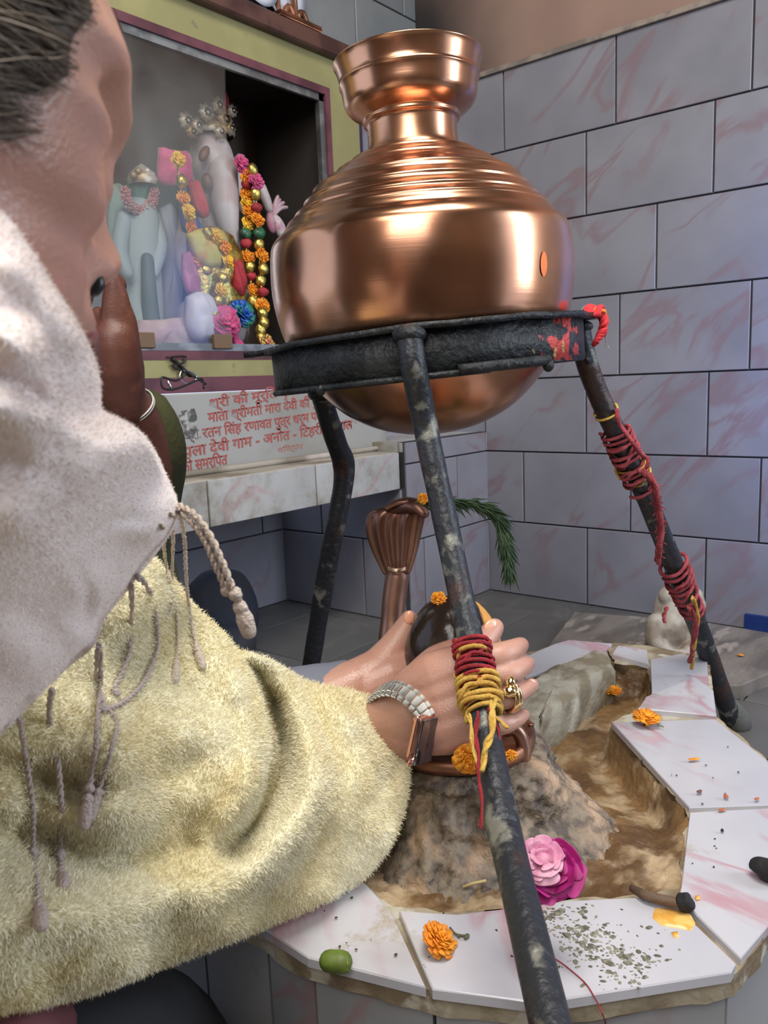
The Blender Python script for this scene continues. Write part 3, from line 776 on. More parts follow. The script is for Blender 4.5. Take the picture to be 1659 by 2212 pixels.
lb = [PH(694, 850, DP+.08), PH(708, 900, DP+.10), PH(728, 960, 1.10), PH(742, 1000, 1.12), PH(741, 1050, 1.12), PH(726, 1130, 1.12), PH(712, 1200, 1.13), PH(698, 1280, 1.14), PH(683, 1370, 1.15), PH(670, 1450, 1.155)]
dd = (lb[-1]-lb[-3]).normalized(); lb.append(lb[-1]+dd*(lb[-1].z/-dd.z))
leg(lb, [.0135, .0138, .0142, .0158, .0145, .0142, .014, .014, .0135, .0135, .0135])
for c_, r_ in ((LEGF[0], (.017, .017, .010)), (LEGR[0], (.016, .016, .008)), (lb[0], (.018, .018, .012))): B().ball(c_, r_, 16, 10).build('leg_weld', M_IRON, stand)
# lumpy foot of the right leg
B().limb([Vector((1.419, .386, 0.012)), PH(1575, 1530, 1.45)], [.026, .019], 14, 3).build('foot_collar', mat('dusty_cement_foot', (0.10, 0.10, 0.09), 0.9, bump=1, bscale=60), stand)

# ------------------------------------------------------------------ ledge, plaque and shrine box
zt = 0.4565
led = empty('marble_ledge', (0.7, 1.35, 0.356), 'long tile-faced cement ledge under the shrine, chipped along its front', 'ledge')
M_LEDGETOP = mat('ledge_top_cement', (0.36, 0.33, 0.28), 0.8, col2=(0.22, 0.19, 0.15), scale=7, detail=8, bump=.7, bscale=60, col3=(0.47, 0.42, 0.38), scale3=5)
b = B(); b.box((0.30, 1.36, (0.362+zt)/2-.002), (1.30, 0.09, (zt-0.362)/2-.003), bev=.004); b.box((0.30, 1.50, zt-0.022), (1.30, 0.075, 0.018), bev=.003)
b.build('slab', M_LEDGETOP, led, smooth=False)
tiles('front_tiles', (0, YP+0.006, 0), (1, 0, 0), (0, 0, 1), (0, -1, 0), rows(-1.0, 1.600, [0.356, zt-0.004], [0.985-.305*1], .305), M_LEDGETILE, parent=led, kind=None, grout=False)
# cove of cement where the plaque meets the ledge
b = B()
for x0 in np.arange(0.3, 1.72, 0.02): pass
pts = [Vector((x, 1.352+0.005*noise.noise(Vector((x*9, 0, 0))), zt+0.001)) for x in np.arange(0.3, 1.70, 0.03)]
b.tube(pts, 0.007, 10); b.build('cement_cove', M_LEDGETOP, led)

YQ = 1.365
plq = empty('marble_plaque', (1.2, YQ, zt), 'white marble plaque with red painted lettering standing on the ledge', 'plaque')
M_MARB = mat('white_marble', (0.36, 0.36, 0.345), 0.35, col2=(0.29, 0.285, 0.26), scale=5, detail=8, col3=(0.36, 0.29, 0.24), scale3=12, lo3=.62, hi3=.74)
b = B(); pz = PL(600, 815, 1, YQ).z
b.box((1.21, YQ+0.012, (zt+0.622)/2), (0.465, 0.012, (0.622-zt)/2-.001), bev=.003)
b.build('slab', M_MARB, plq, smooth=False)
M_RED = mat('red_letter_paint', (0.36, 0.085, 0.075), 0.6, col2=(0.30, 0.14, 0.11), scale=60, lo=.5, hi=.7)
M_BLK = mat('sooty_letter_paint', (0.10, 0.09, 0.09), 0.7, col2=(0.25, 0.22, 0.2), scale=60)
def txt(s, xa, ya, xb, yb, h, mt, name='lettering'):
    """one line of lettering: baseline from photo point a to b, letter height h metres"""
    a = PL(xa, ya, 1, YQ); c = PL(xb, yb, 1, YQ)
    cu = bpy.data.curves.new(name, 'FONT'); cu.body = s; cu.size = 1; cu.extrude = 0.02; cu.resolution_u = 3; cu.offset = 0.022
    o = bpy.data.objects.new(name, cu); COL.objects.link(o); bpy.context.view_layer.update()
    dg = bpy.context.evaluated_depsgraph_get(); me = bpy.data.meshes.new_from_object(o.evaluated_get(dg)); bpy.data.objects.remove(o); bpy.data.curves.remove(cu)
    n = len(me.vertices); co = np.empty(n*3); me.vertices.foreach_get('co', co); co = co.reshape(-1, 3)
    wd = co[:, 0].max(); sx = (c.x-a.x)/wd; sz = 1.25*h/0.72
    sl = (c.z-a.z)/(c.x-a.x)
    V = [Vector((a.x+p[0]*sx, YQ-0.0004-p[2]*0.02, a.z+p[1]*sz+p[0]*sx*sl)) for p in co]
    F = [tuple(p.vertices) for p in me.polygons]
    return mesh(name, V, F, mt, plq, smooth=False)
txt('श्री की मूर्ित एवं िनर्माण', 452, 882, 716, 838, .0165, M_RED)
txt('माता श्रीमती मारा देवी की पुण्य', 450, 912, 712, 872, .0170, M_RED)
txt('ग्राम', 358, 926, 388, 921, .0165, M_RED)
txt('श्री', 402, 950, 430, 947, .017, M_BLK)
txt('पुत्र', 362, 960, 396, 953, .0165, M_RED)
txt('रतन िसंह रणावत पुत्र धर्म पत्नी', 438, 946, 712, 903, .0170, M_RED)
txt('सुपला देवी गाम - अनोत - िटहरी गढवाल', 374, 992, 762, 925, .0180, M_RED)
txt('को समर्िपत', 392, 1020, 492, 1002, .0180, M_RED)
txt('विक्रम', 600, 978, 655, 968, .010, mat('faded_red', (0.36, 0.2, 0.17), .7))
txt('सन् २००९', 735, 922, 800, 908, .0125, mat('faded_red'if False else 'faded_red2', (0.40, 0.26, 0.24), .7))
bb = B(); V = [PL(x, y, 1, YQ-0.0006) for x, y in ((384, 890), (420, 882), (426, 900), (424, 925), (434, 945), (400, 948), (395, 920), (388, 905))]
bb.add([*V], [tuple(range(8))]).build('soot_smudge', mat('soot_smudge', (0.08, 0.085, 0.085), .8, col2=(0.42, 0.42, 0.40), scale=55, lo=.45, hi=.6), plq)

shr = empty('glass_fronted_shrine', (1.1, YS, 0.62), 'yellow and maroon painted wooden shrine cabinet with an aluminium framed glass front', 'shrine cabinet')
M_YEL = mat('yellow_enamel', (0.31, 0.29, 0.125), 0.55, col2=(0.26, 0.24, 0.105), scale=6, col3=(0.20, 0.17, 0.10), scale3=26, lo3=.66, hi3=.74)
M_MAR = mat('maroon_enamel', (0.075, 0.022, 0.032), 0.5, col2=(0.14, 0.045, 0.06), scale=9)
M_ALU = mat('dull_aluminium', (0.34, 0.36, 0.36), 0.42, .8, col2=(0.2, 0.21, 0.21), scale=20)
OX0, OX1, OZ0, OZ1 = 0.55, 1.572, 0.712, 1.338
zy0, zy1, zm0 = 0.655, 0.692, 0.622
b = B(); t_ = 0.012
b.box(((OX0+1.70)/2-.1, YS+t_, (OZ1+.018+1.425)/2), ((1.70-OX0)/2+.1, t_, (1.425-OZ1-.018)/2))
b.box(((1.59+1.70)/2, YS+t_, (zy0+OZ1+.018)/2), (0.055, t_, (OZ1+.018-zy0)/2))
b.box(((OX0+1.59)/2-.1, YS+t_, (zy0+zy1)/2), ((1.59-OX0)/2+.1, t_, (zy1-zy0)/2))
b.box((0.40, YS+t_, 1.0), (0.14, t_, .36))
b.build('frame_boards', M_YEL, shr, smooth=False)
b = B()
b.box(((OX0+1.59)/2, YS-.001+t_, OZ1+.009), ((1.59-OX0)/2, t_, .009)); b.box((1.581, YS-.001+t_, (OZ0+OZ1)/2), (.009, t_, (OZ1-OZ0)/2)); b.box(((OX0+1.59)/2, YS-.001+t_, 0.7015), ((1.59-OX0)/2, t_, .0095))
b.build('inner_border', M_MAR, shr, smooth=False)
b = B(); b.box((0.95, YS-.004+t_, (zm0+zy0)/2), (.755, t_+.004, (zy0-zm0)/2)); b.build('lower_border', M_MAR, shr, smooth=False)
b = B(); b.box((1.704, YS+.10, (zm0+1.425)/2), (.006, .10, (1.425-zm0)/2)); b.build('side_panel', mat('maroon_side', (0.03, 0.02, 0.05), .5), shr, smooth=False)
b = B(); b.box((0.95, YS+.09, 1.445), (.762, .115, .020), bev=.004); b.box((0.95, YS+.09, 1.468), (.745, .10, .005), bev=.002)
b.build('top_shelf', mat('dark_brown_shelf', (0.05, 0.02, 0.018), .45, col2=(0.10, 0.045, 0.035), scale=8), shr, smooth=False)
b = B(); g = 0.008
for (cx_, cz_, hx, hz) in (((OX0+OX1)/2, OZ1-g, (OX1-OX0)/2, g), ((OX0+OX1)/2, OZ0+g, (OX1-OX0)/2, g), (OX1-g, (OZ0+OZ1)/2, g, (OZ1-OZ0)/2), (OX0+g, (OZ0+OZ1)/2, g, (OZ1-OZ0)/2)):
    b.box((cx_, YS+.010, cz_), (hx, .004, hz)); b.box((cx_, YS+.020, cz_), (hx*(.994 if hx > .1 else .45), .004, hz*(.994 if hz > .1 else .5)))
b.build('window_frame', M_ALU, shr, smooth=False)
b = B()
b.box((1.05, YS+.30, 1.02), (.56, .008, .36)); b.build('back_panel', mat('dark_ply', (0.05, 0.03, 0.018), .7, col2=(0.05, 0.03, 0.018), scale=4), shr, smooth=False)
M_INT = mat('dark_interior', (0.03, 0.024, 0.02), .8)
b = B(); b.box((1.606, YS+.165, 1.02), (.008, .14, .36)); b.box((.49, YS+.165, 1.02), (.008, .14, .36)); b.box((1.05, YS+.165, 1.385), (.56, .14, .008)); b.build('cabinet_walls', M_INT, shr, smooth=False)
b = B(); b.box((1.05, YS+.165, .700), (.56, .14, .008)); b.build('cabinet_floor', mat('pale_cabinet_floor', (0.25, 0.2, 0.2), .6), shr, smooth=False)
def glass_mat():
    m = bpy.data.materials.new('dusty_glass'); m.use_nodes = True; nt = m.node_tree; N = nt.nodes; L = nt.links; N.remove(N['Principled BSDF']); out = N['Material Output']
    tr = N.new('ShaderNodeBsdfTransparent'); gl = N.new('ShaderNodeBsdfGlossy'); gl.inputs['Roughness'].default_value = .12; gl.inputs[0].default_value = (.9, .95, 1, 1)
    df = N.new('ShaderNodeBsdfDiffuse'); df.inputs[0].default_value = (.62, .70, .70, 1)
    tc = N.new('ShaderNodeTexCoord'); nz = N.new('ShaderNodeTexNoise'); nz.inputs['Scale'].default_value = 4.5; nz.inputs['Detail'].default_value = 6; L.new(tc.outputs['Object'], nz.inputs['Vector'])
    r_ = N.new('ShaderNodeMapRange'); r_.inputs['From Min'].default_value = .35; r_.inputs['From Max'].default_value = .68; r_.inputs['To Min'].default_value = .01; r_.inputs['To Max'].default_value = .08; L.new(nz.outputs['Fac'], r_.inputs['Value'])
    m1 = N.new('ShaderNodeMixShader'); L.new(r_.outputs[0], m1.inputs[0]); L.new(tr.outputs[0], m1.inputs[1]); L.new(df.outputs[0], m1.inputs[2])
    m2 = N.new('ShaderNodeMixShader'); m2.inputs[0].default_value = .07; L.new(m1.outputs[0], m2.inputs[1]); L.new(gl.outputs[0], m2.inputs[2]); L.new(m2.outputs[0], out.inputs[0])
    return m
xg = PL(492, 150, 1, YS+.010).x; xg2 = PL(512, 500, 1, YS+.010).x
b = B(); y0 = YS+.010
b.prism([Vector((OX0, y0-.002, OZ0+.012)), Vector((1.226, y0-.002, OZ0+.012)), Vector((1.262, y0-.002, OZ1-.01)), Vector((OX0, y0-.002, OZ1-.01))], [Vector((OX0, y0+.002, OZ0+.012)), Vector((1.226, y0+.002, OZ0+.012)), Vector((1.262, y0+.002, OZ1-.01)), Vector((OX0, y0+.002, OZ1-.01))])
b.build('sliding_glass', glass_mat(), shr, smooth=False)
M_STOP = mat('brown_wood_stop', (0.16, 0.10, 0.06), .7)
for x in (309, 480):
    c = PL(x, 741, 1, YS+.004); B().box((c.x, YS+.003, OZ0+.020), (.026, .006, .016), bev=.002).build('wooden_stop', M_STOP, shr, smooth=False)
# hasp and wires on the lower board
hs = [PL(x, y, 1, YS-.006) for x, y in ((372, 775), (385, 785), (400, 800), (415, 812), (432, 822), (444, 830))]
wt = B(); wt.tube(hs, .0035, 8, res=4)
wt.tube([PL(x, y, 1, YS-.008) for x, y in ((362, 772), (400, 770), (395, 785), (370, 790), (400, 805), (380, 822), (350, 815), (352, 838), (378, 840), (410, 828), (436, 818), (440, 840))], .0022, 8, res=5)
wt = wt.build('black_wire', mat('black_rubber', (.012, .012, .012), .45), base=True); tag(wt, 'tangled black wire hanging over the yellow board under the shrine glass', 'wire')
hk = B(); hk.tube([PL(x, y, 1, YS-.007) for x, y in ((392, 800), (388, 815), (400, 828), (418, 826), (424, 812), (410, 802), (392, 800))], .002, 8, res=4); hk.tube([PL(x, y, 1, YS-.008) for x, y in ((362, 822), (368, 835), (372, 842))], .0035, 8)
hk = hk.build('metal_hook', mat('bright_steel', (.6, .6, .58), .25, 1), base=True); tag(hk, 'small bright metal hook among the black wire on the shrine board', 'hook')

# ------------------------------------------------------------------ contents of the shrine
YI = 1.60
def I(x, y, dy=0.0): return PL(x, y, 1, YI+dy)
KI = (I(450, 500)-Vector(CAM)).length/FPX     # metres per photo pixel at that depth
M_WHT = mat('painted_plaster', (0.47, 0.43, 0.44), .5, col2=(0.38, 0.31, 0.31), scale=9, col3=(0.50, 0.25, 0.25), scale3=14, lo3=.6, hi3=.7)
M_GOLD = mat('gold_tinsel', (0.75, 0.52, 0.13), .25, .9, col2=(0.45, 0.42, 0.12), scale=60, bump=1, bscale=200)
M_SILV = mat('tarnished_silver', (0.58, 0.54, 0.46), .5, .6, col2=(0.34, 0.24, 0.12), scale=30)
M_PINK = mat('hot_pink_cloth', (0.62, 0.06, 0.22), .7, col2=(0.45, 0.03, 0.14), scale=25, bump=1, bscale=90, sheen=.3)
M_REDC = mat('red_cloth', (0.42, 0.03, 0.04), .7, col2=(0.28, 0.02, 0.03), scale=20, bump=1, bscale=80)
M_BLUC = mat('blue_cloth', (0.03, 0.06, 0.30), .6, col2=(0.02, 0.12, 0.2), scale=20)
M_GRNC = mat('green_tinsel', (0.03, 0.13, 0.06), .4, col2=(0.02, 0.05, 0.03), scale=30, bump=1, bscale=90)
M_MARI = mat('marigold_petal', (0.76, 0.22, 0.010), .6, col2=(0.84, 0.33, 0.015), scale=50, sss=.1)
M_YELF = mat('yellow_petal', (0.88, 0.55, 0.04), .6, col2=(0.75, 0.42, 0.03), scale=50)
def blobf(amp, sc, sd=0):
    return lambda v: v*(1+amp*noise.noise(v*sc+Vector((sd, sd*.7, 0))))
# elephant-headed idol
ido = empty('elephant_headed_idol', I(470, 748), 'white plaster elephant-headed idol with an ornate crown, behind the glass', 'idol')
b = B()
b.ball(I(458, 350), (.058, .05, .075), 28, 20, f=blobf(.05, 20))
b.limb([I(478, 370, -.03), I(486, 430, -.055), I(492, 480, -.06), I(499, 520, -.055), I(505, 545, -.05)], [.040, .034, .027, .020, .014], 18, 6)
b.limb([I(462, 440, .03), I(458, 560, .02), I(470, 660, .0)], [.05, .075, .085], 20, 5)
b.limb([I(420, 440, .02), I(402, 520, -.02), I(405, 580, -.04), I(425, 610, -.05)], [.026, .028, .024, .02], 14, 5)
b.limb([I(530, 450, .02), I(556, 405, -.01), I(570, 420, -.03), I(582, 452, -.04)], [.02, .016, .013, .011], 14, 5)
b.limb([I(432, 700, -.04), I(445, 680, -.05), I(500, 715, -.03)], [.055, .056, .045], 16, 5)
b.build('body', M_WHT, ido)
for sx, xy in ((-1, (408, 372)), (1, (520, 380))):
    c = I(*xy, .02); B().ball(c, (.034, .010, .052), 20, 12, f=blobf(.12, 30, sx)).build('ear', M_WHT, ido)
bh = B()
for q in ((583, 470), (598, 478), (608, 486)): pass
bh.ball(I(588, 478, -.04), (.018, .012, .030), 14, 10)
for k, (ax_, ay_) in enumerate(((604, 432), (612, 438), (619, 448), (600, 425))):
    bh.limb([I(590, 465, -.045), I((590+ax_)/2, (465+ay_)/2-6, -.05), I(ax_, ay_, -.045)], [.007, .006, .0045], 8, 3)
bh.build('raised_hand', mat('pinkish_plaster', (0.50, 0.36, 0.40), .5, col2=(0.40, 0.16, 0.22), scale=16), ido)
b = B(); b.ball(I(604, 492, -.05), (.016, .014, .034), 16, 12, R=Matrix.Rotation(-.5, 3, 'Y')); b.build('conch', mat('conch_white', (.55, .5, .52), .4, col2=(0.45, 0.2, 0.28), scale=30), ido)
b = B(); me_ = mat('brown_eye_paint', (0.13, 0.06, 0.04), .5); b.ball(I(441, 332, -.050), (.011, .012, .022), 12, 8, R=Matrix.Rotation(.6, 3, 'Y')).build('painted_eye', me_, ido); B().ball(I(447, 392, -.052), (.013, .014, .019), 12, 8).build('painted_eye', me_, ido)
# crown
b = B(); cc_ = I(455, 285)
b.lathe([(.054, -.012), (.058, -.006), (.056, .004), (.050, .010), (.044, .028), (.030, .044), (.012, .055), (.002, .060)], cc_, n=40)
cr = b.build('crown', M_SILV, ido)
for k, (x, y, s_) in enumerate(((402, 262, 15), (425, 272, 13), (444, 244, 16), (470, 228, 15), (484, 258, 17), (500, 240, 11), (413, 285, 12), (474, 285, 12), (496, 278, 12))):
    c = I(x, y, -.05); r0 = s_*KI; bb = B()
    V = []; F = []
    for i in range(16):
        a = i*math.pi/8; rr = r0*(1+.16*math.cos(a*8)); V += [c+Vector((rr*math.cos(a), -.004, rr*math.sin(a))), c+Vector((rr*.55*math.cos(a), -.010, rr*.55*math.sin(a))), c+Vector((rr*math.cos(a), .002, rr*math.sin(a)))]
    for i in range(16):
        j = (i+1) % 16; F += [(3*i, 3*j, 3*j+1, 3*i+1), (3*i+2, 3*j+2, 3*j, 3*i)]
    bb.add(V, F).ball(c+Vector((0, -.008, 0)), r0*.22, 10, 8, f=blobf(.3, 200)); bb.build('crown_rosette', M_SILV, cr)
# draped clothes on the idol
def cloth(name, pts, mt, parent, dy=-.05, th=.010, label=None, sd=1):
    q = [I(x, y, dy) for x, y in pts]; c = sum(q, Vector())/len(q); n = len(q)
    P2, _ = smoothpath(q+[q[0]], [0]*(n+1), 4); P2 = P2[:-1]; n = len(P2); V = []; F = []
    L_ = ((1, .0), (.96, -th*.6), (.7, -th), (.35, -th*1.2), (.06, -th*1.25))
    for (s_, o_) in L_:
        for v in P2:
            p = c+(v-c)*s_; V.append(p+Vector((0, o_+(.006*noise.noise(p*55+Vector((sd, 0, 0)))+.004*math.sin(p.x*230+p.z*60) if s_ < 1 else 0), 0)))
    for v in P2: V.append(v+Vector((0, th*.6, 0)))
    for k in range(len(L_)-1): F += [(k*n+i, k*n+(i+1) % n, (k+1)*n+(i+1) % n, (k+1)*n+i) for i in range(n)]
    F.append(tuple((len(L_)-1)*n+i for i in range(n))); F += [(len(L_)*n+i, len(L_)*n+(i+1) % n, (i+1) % n, i) for i in range(n)]; F.append(tuple(len(L_)*n+i for i in range(n-1, -1, -1)))
    return B().add(V, F).build(name, mt, parent, label=label)
cloth('shoulder_cloth', [(345, 318), (375, 325), (410, 335), (412, 395), (385, 400), (345, 392)], M_PINK, ido, -.04)
cloth('red_sash', [(405, 395), (428, 392), (445, 440), (446, 470), (425, 462), (412, 430)], M_REDC, ido, -.06)
cloth('blue_drape', [(392, 400), (405, 400), (425, 470), (440, 500), (415, 520), (392, 480)], M_BLUC, ido, -.04)
cloth('dhoti', [(408, 500), (470, 490), (515, 540), (525, 640), (500, 700), (440, 690), (415, 600)], M_GOLD, ido, -.085, .02)
cloth('yellow_scarf', [(405, 505), (440, 492), (480, 500), (492, 560), (460, 580), (425, 560)], mat('yellow_green_cloth', (0.50, 0.46, 0.12), .6, col2=(0.55, 0.30, 0.06), scale=20, bump=1, bscale=80), ido, -.11, .014)
cloth('pink_arm_cloth', [(395, 548), (415, 545), (428, 590), (430, 635), (408, 635), (396, 600)], mat('dull_pink_cloth', (0.45, 0.16, 0.22), .7, col2=(0.33, 0.1, 0.15), scale=20), ido, -.09)
cloth('white_knee_cloth', [(408, 640), (435, 630), (462, 665), (468, 725), (430, 738), (406, 700)], mat('white_satin', (0.56, 0.54, 0.58), .5), ido, -.115, .022)
cloth('red_panel', [(498, 555), (515, 560), (530, 600), (524, 640), (505, 620)], M_REDC, ido, -.105)
# flowers and pompoms before the idol
def petals(b, c, r, n=60, up=Vector((0, 0, 1)), squash=.6, seed=0, curl=.25, wid=.42):
    rr = random.Random(seed); up = up.normalized(); u = up.orthogonal().normalized(); v = up.cross(u)
    for i in range(n):
        t = (i+.5)/n; th = math.acos(1-t*1.25); ph = i*2.39996+rr.uniform(-.2, .2)
        d = (u*math.cos(ph)+v*math.sin(ph))*math.sin(th)+up*math.cos(th)*squash
        s_ = d.cross(up); s_ = s_.normalized() if s_.length > 1e-4 else u
        L_ = r*rr.uniform(.85, 1.08); w_ = r*wid*rr.uniform(.8, 1.2)*(.5+.7*t)*.55; nn = s_.cross(d).normalized()
        a0 = c+d*L_*.30; a1 = c+d*L_*.72+nn*r*.04; a2 = c+d*L_+nn*r*curl*rr.uniform(-.6, 1)*.6
        V = [a0-s_*w_*.4, a0+s_*w_*.4, a1+s_*w_, a1-s_*w_, a2+s_*w_*.7+nn*r*rr.uniform(-.08, .08), a2-s_*w_*.7+nn*r*rr.uniform(-.08, .08)]
        th_ = nn*r*.02
        b.add([x+th_ for x in V]+[x-th_ for x in V], [(0, 1, 2, 3), (3, 2, 4, 5), (7, 6, 9, 8), (8, 9, 11, 10), (5, 4, 10, 11), (0, 3, 9, 6), (3, 5, 11, 9), (1, 7, 8, 2), (2, 8, 10, 4), (0, 6, 7, 1)])
    b.ball(c, r*.42, 10, 8)
    return b
pf = petals(B(), I(480, 695, -.13), .042, 70, up=Vector((-.2, -1, .3)), seed=3, wid=.6); cloth_tail = None
t1 = pf.build('pink_flower', M_PINK, base=True); tag(t1, 'large hot pink cloth flower at the foot of the crowned idol', 'flower')
c1 = cloth('pink_scarf', [(490, 690), (505, 700), (515, 735), (524, 748), (508, 750), (495, 725)], M_PINK, None, -.13); tag(settle(c1), 'hot pink scarf tail trailing down from the pink cloth flower to the shrine floor', 'scarf')
pf = petals(B(), I(522, 678, -.12), .034, 60, up=Vector((0, -1, .3)), seed=5, wid=.6)
t2 = pf.build('blue_flower', mat('blue_green_tinsel', (0.02, 0.10, 0.42), .35, col2=(0.03, 0.22, 0.12), scale=22, lo=.45, hi=.55), base=True); tag(t2, 'shiny blue and green tinsel flower beside the pink one in the shrine', 'flower')
# garlands
def garland(name, pts, seq, label, r, group=None, dy=-.09):
    e = empty(name, I(*pts[len(pts)//2], dy), label, 'garland', 'garlands on the crowned idol')
    q, _ = smoothpath([I(x, y, dy) for x, y in pts], [0]*len(pts), 10)
    B().tube(q, .0025, 6).build('cord', M_GOLD, e)
    n = len(seq)
    for k, s_ in enumerate(seq):
        c = q[int((k+.5)/n*(len(q)-1))]+Vector((rnd.uniform(-.004, .004), rnd.uniform(-.01, .002), 0))
        if s_ == 'o': petals(B(), c, r*1.05, 34, up=Vector((rnd.uniform(-.4, .4), -1, rnd.uniform(-.3, .5))), seed=k, wid=.6).build('marigold', M_MARI, e)
        elif s_ == 'y': petals(B(), c, r, 30, up=Vector((0, -1, .2)), seed=k, wid=.6).build('yellow_bloom', M_YELF, e)
        elif s_ == 'g': B().ball(c, (r*.75, r*.6, r*.8), 12, 8, f=blobf(.2, 90, k)).build('gold_bead', M_GOLD, e)
        elif s_ == 'k': B().ball(c, (r*.9, r*.6, r*.7), 12, 8, f=blobf(.3, 90, k)).build('green_bead', M_GRNC, e)
        elif s_ == 'r': B().ball(c, (r*.8, r*.6, r*.6), 12, 8, f=blobf(.3, 90, k)).build('red_bead', M_REDC, e)
        elif s_ == 'p': petals(B(), c, r*1.1, 34, up=Vector((0, -1, .2)), seed=k, wid=.6).build('pink_bloom', M_PINK, e)
    return e
garland('flower_garland', [(518, 352), (528, 395), (532, 450), (530, 520), (540, 590), (545, 660)], 'pporoyoykrogrog', 'pink, orange and red flower garland hanging right beside the crowned idol trunk', .019)
garland('tinsel_garland', [(545, 360), (552, 420), (556, 480), (560, 540), (563, 600), (566, 660), (566, 700), (568, 738)], 'gpgrokgoggrogggg', 'long gold tinsel and marigold garland hanging outermost at the right of the idol', .019, dy=-.11)
garland('shoulder_garland', [(378, 330), (390, 400), (398, 455), (412, 500), (428, 560), (450, 590)], 'ygoyokog', 'marigold garland crossing from the pink shoulder cloth to the idol belly', .019, dy=-.10)
garland('belly_garland', [(440, 500), (470, 515), (490, 560), (480, 610), (470, 650), (455, 690)], 'gyoygygg', 'gold and yellow garland looped over the idol belly', .017, dy=-.125)
# second idol, left
id2 = empty('small_standing_idol', I(300, 740), 'pale standing idol with green face and pink flower collar, left in the shrine', 'idol')
b = B(); b.limb([I(300, 470), I(298, 560), I(300, 650), I(298, 735)], [.045, .050, .055, .060], 20, 6); b.limb([I(268, 470, -.01), I(258, 540, -.03), I(275, 590, -.05)], [.018, .018, .014], 12, 5); b.limb([I(330, 470, -.01), I(345, 530, -.03), I(330, 590, -.05)], [.018, .018, .014], 12, 5)
b.build('body', mat('pale_blue_drapery', (0.30, 0.35, 0.35), .6, col2=(0.22, 0.28, 0.29), scale=10, bump=1, bscale=30, stretch=(1, 1, .2)), id2)
B().ball(I(302, 415), (.030, .028, .038), 20, 14).build('face', mat('green_face_paint', (0.10, 0.26, 0.16), .5, col2=(0.06, 0.15, 0.1), scale=20), id2)
b = B()
for k in range(9):
    a = math.pi*(1.02+k/8*.96); petals(b, I(302+32*math.cos(a), 412-42*math.sin(a), -.035), .014, 20, up=Vector((0, -1, 0)), seed=k, wid=.6)
b.build('flower_collar', mat('faded_pink_flowers', (0.46, 0.17, 0.17), .7, col2=(0.36, 0.2, 0.18), scale=40), id2)
b = B(); c = I(308, 388, -.02); b.lathe([(.030, -.012), (.034, .0), (.026, .014), (.012, .026), (.001, .034)], c, n=24)
for k in range(5): b.ball(I(288+k*10, 378-(k % 2)*8, -.04), .008, 8, 6)
b.build('crown', M_SILV, id2)
b = B(); V = []
b.limb([I(318, 560, -.05), I(322, 640, -.055), I(326, 700, -.05)], [.014, .018, .022], 12, 5); b.build('sash', mat('dark_teal_cloth', (0.06, 0.10, 0.11), .6), id2)
# hanging cloths between them
k1 = cloth('pale_green_curtain', [(235, 400), (262, 398), (275, 440), (278, 560), (262, 600), (236, 560)], mat('pale_green_cloth', (0.18, 0.26, 0.22), .7), None, .03, .012); tag(settle(k1), 'pale green cloth hanging at the far left inside the shrine', 'cloth')
k2 = cloth('white_curtain', [(345, 450), (372, 440), (385, 500), (388, 600), (392, 700), (350, 705), (345, 580)], mat('grey_white_cloth', (0.28, 0.28, 0.32), .7), None, .0, .014); tag(settle(k2), 'grey white cloth hanging between the two idols', 'cloth')
k3 = cloth('pink_cushion', [(300, 692), (350, 690), (400, 690), (428, 748), (300, 750)], mat('dusty_pink_cloth', (0.42, 0.28, 0.30), .7, col2=(0.5, 0.4, 0.33), scale=14), None, -.075, .02); tag(settle(k3), 'dusty pink folded cloth on the shrine floor below the standing idol', 'cloth')
k4 = cloth('red_flag', [(486, 196), (492, 215), (494, 246), (484, 244)], M_REDC, None, .02, .004); tag(settle(k4), 'thin red flag standing behind the idol crown', 'flag')
b = petals(B(), I(575, 738, -.12), .022, 40, up=Vector((0, -1, .4)), seed=8); k5 = b.build('tinsel_flower', mat('pink_gold_tinsel', (0.65, 0.25, 0.15), .35, .4, col2=(0.6, 0.45, 0.1), scale=60), base=True); tag(k5, 'pink and gold tinsel flower at the foot of the outermost garland', 'flower')

# ------------------------------------------------------------------ things on the shrine top
YTOP = YS+.003; zs_ = 1.473
orn = empty('copper_ornament', (PL(640, 60, 1, YTOP).x, YTOP, zs_), 'copper rod ornament with a scrolled base on the dark shelf above the shrine', 'ornament')
xo = orn.location.x
M_RODC = mat('brown_copper_rod', (0.45, 0.24, 0.15), .35, .9)
B().tube([Vector((xo, YTOP, zs_)), Vector((xo-.012, YTOP, zs_+.22))], .008, 14).build('rod', M_RODC, orn)
B().tube([Vector((xo-.045, YTOP+.01, zs_)), Vector((xo-.055, YTOP+.01, zs_+.22))], .006, 12).build('side_rod', M_RODC, orn)
b = B()
for s_ in (-1, 1): b.tube([Vector((xo+s_*(.005+.05*t/8), YTOP, zs_+.012+.022*math.sin(t*.6))) for t in range(9)], .007, 10)
b.box((xo, YTOP, zs_+.004), (.07, .02, .006), bev=.002); b.build('scroll_base', M_OLDCU, orn)
dsh = empty('white_dish', (xo-.12, YTOP+.012, zs_), 'white dishes propped up behind the copper rods on the shrine shelf', 'dish')
M_DISH = mat('white_enamel_dish', (0.55, 0.58, 0.66), .3)
b = B(); b.lathe([(.001, 0), (.045, .002), (.062, .010), (.064, .012), (.045, .006), (.001, .004)], Vector((xo-.115, YTOP+.010, zs_+.068)), axis=Vector((.05, -1, .10)), n=40); b.build('front_dish', M_DISH, dsh)
b = B(); b.lathe([(.001, 0), (.045, .002), (.062, .010), (.064, .012), (.045, .006), (.001, .004)], Vector((xo-.02, YTOP+.022, zs_+.068)), axis=Vector((-.05, -1, .06)), n=40); b.build('rear_dish', M_DISH, dsh)

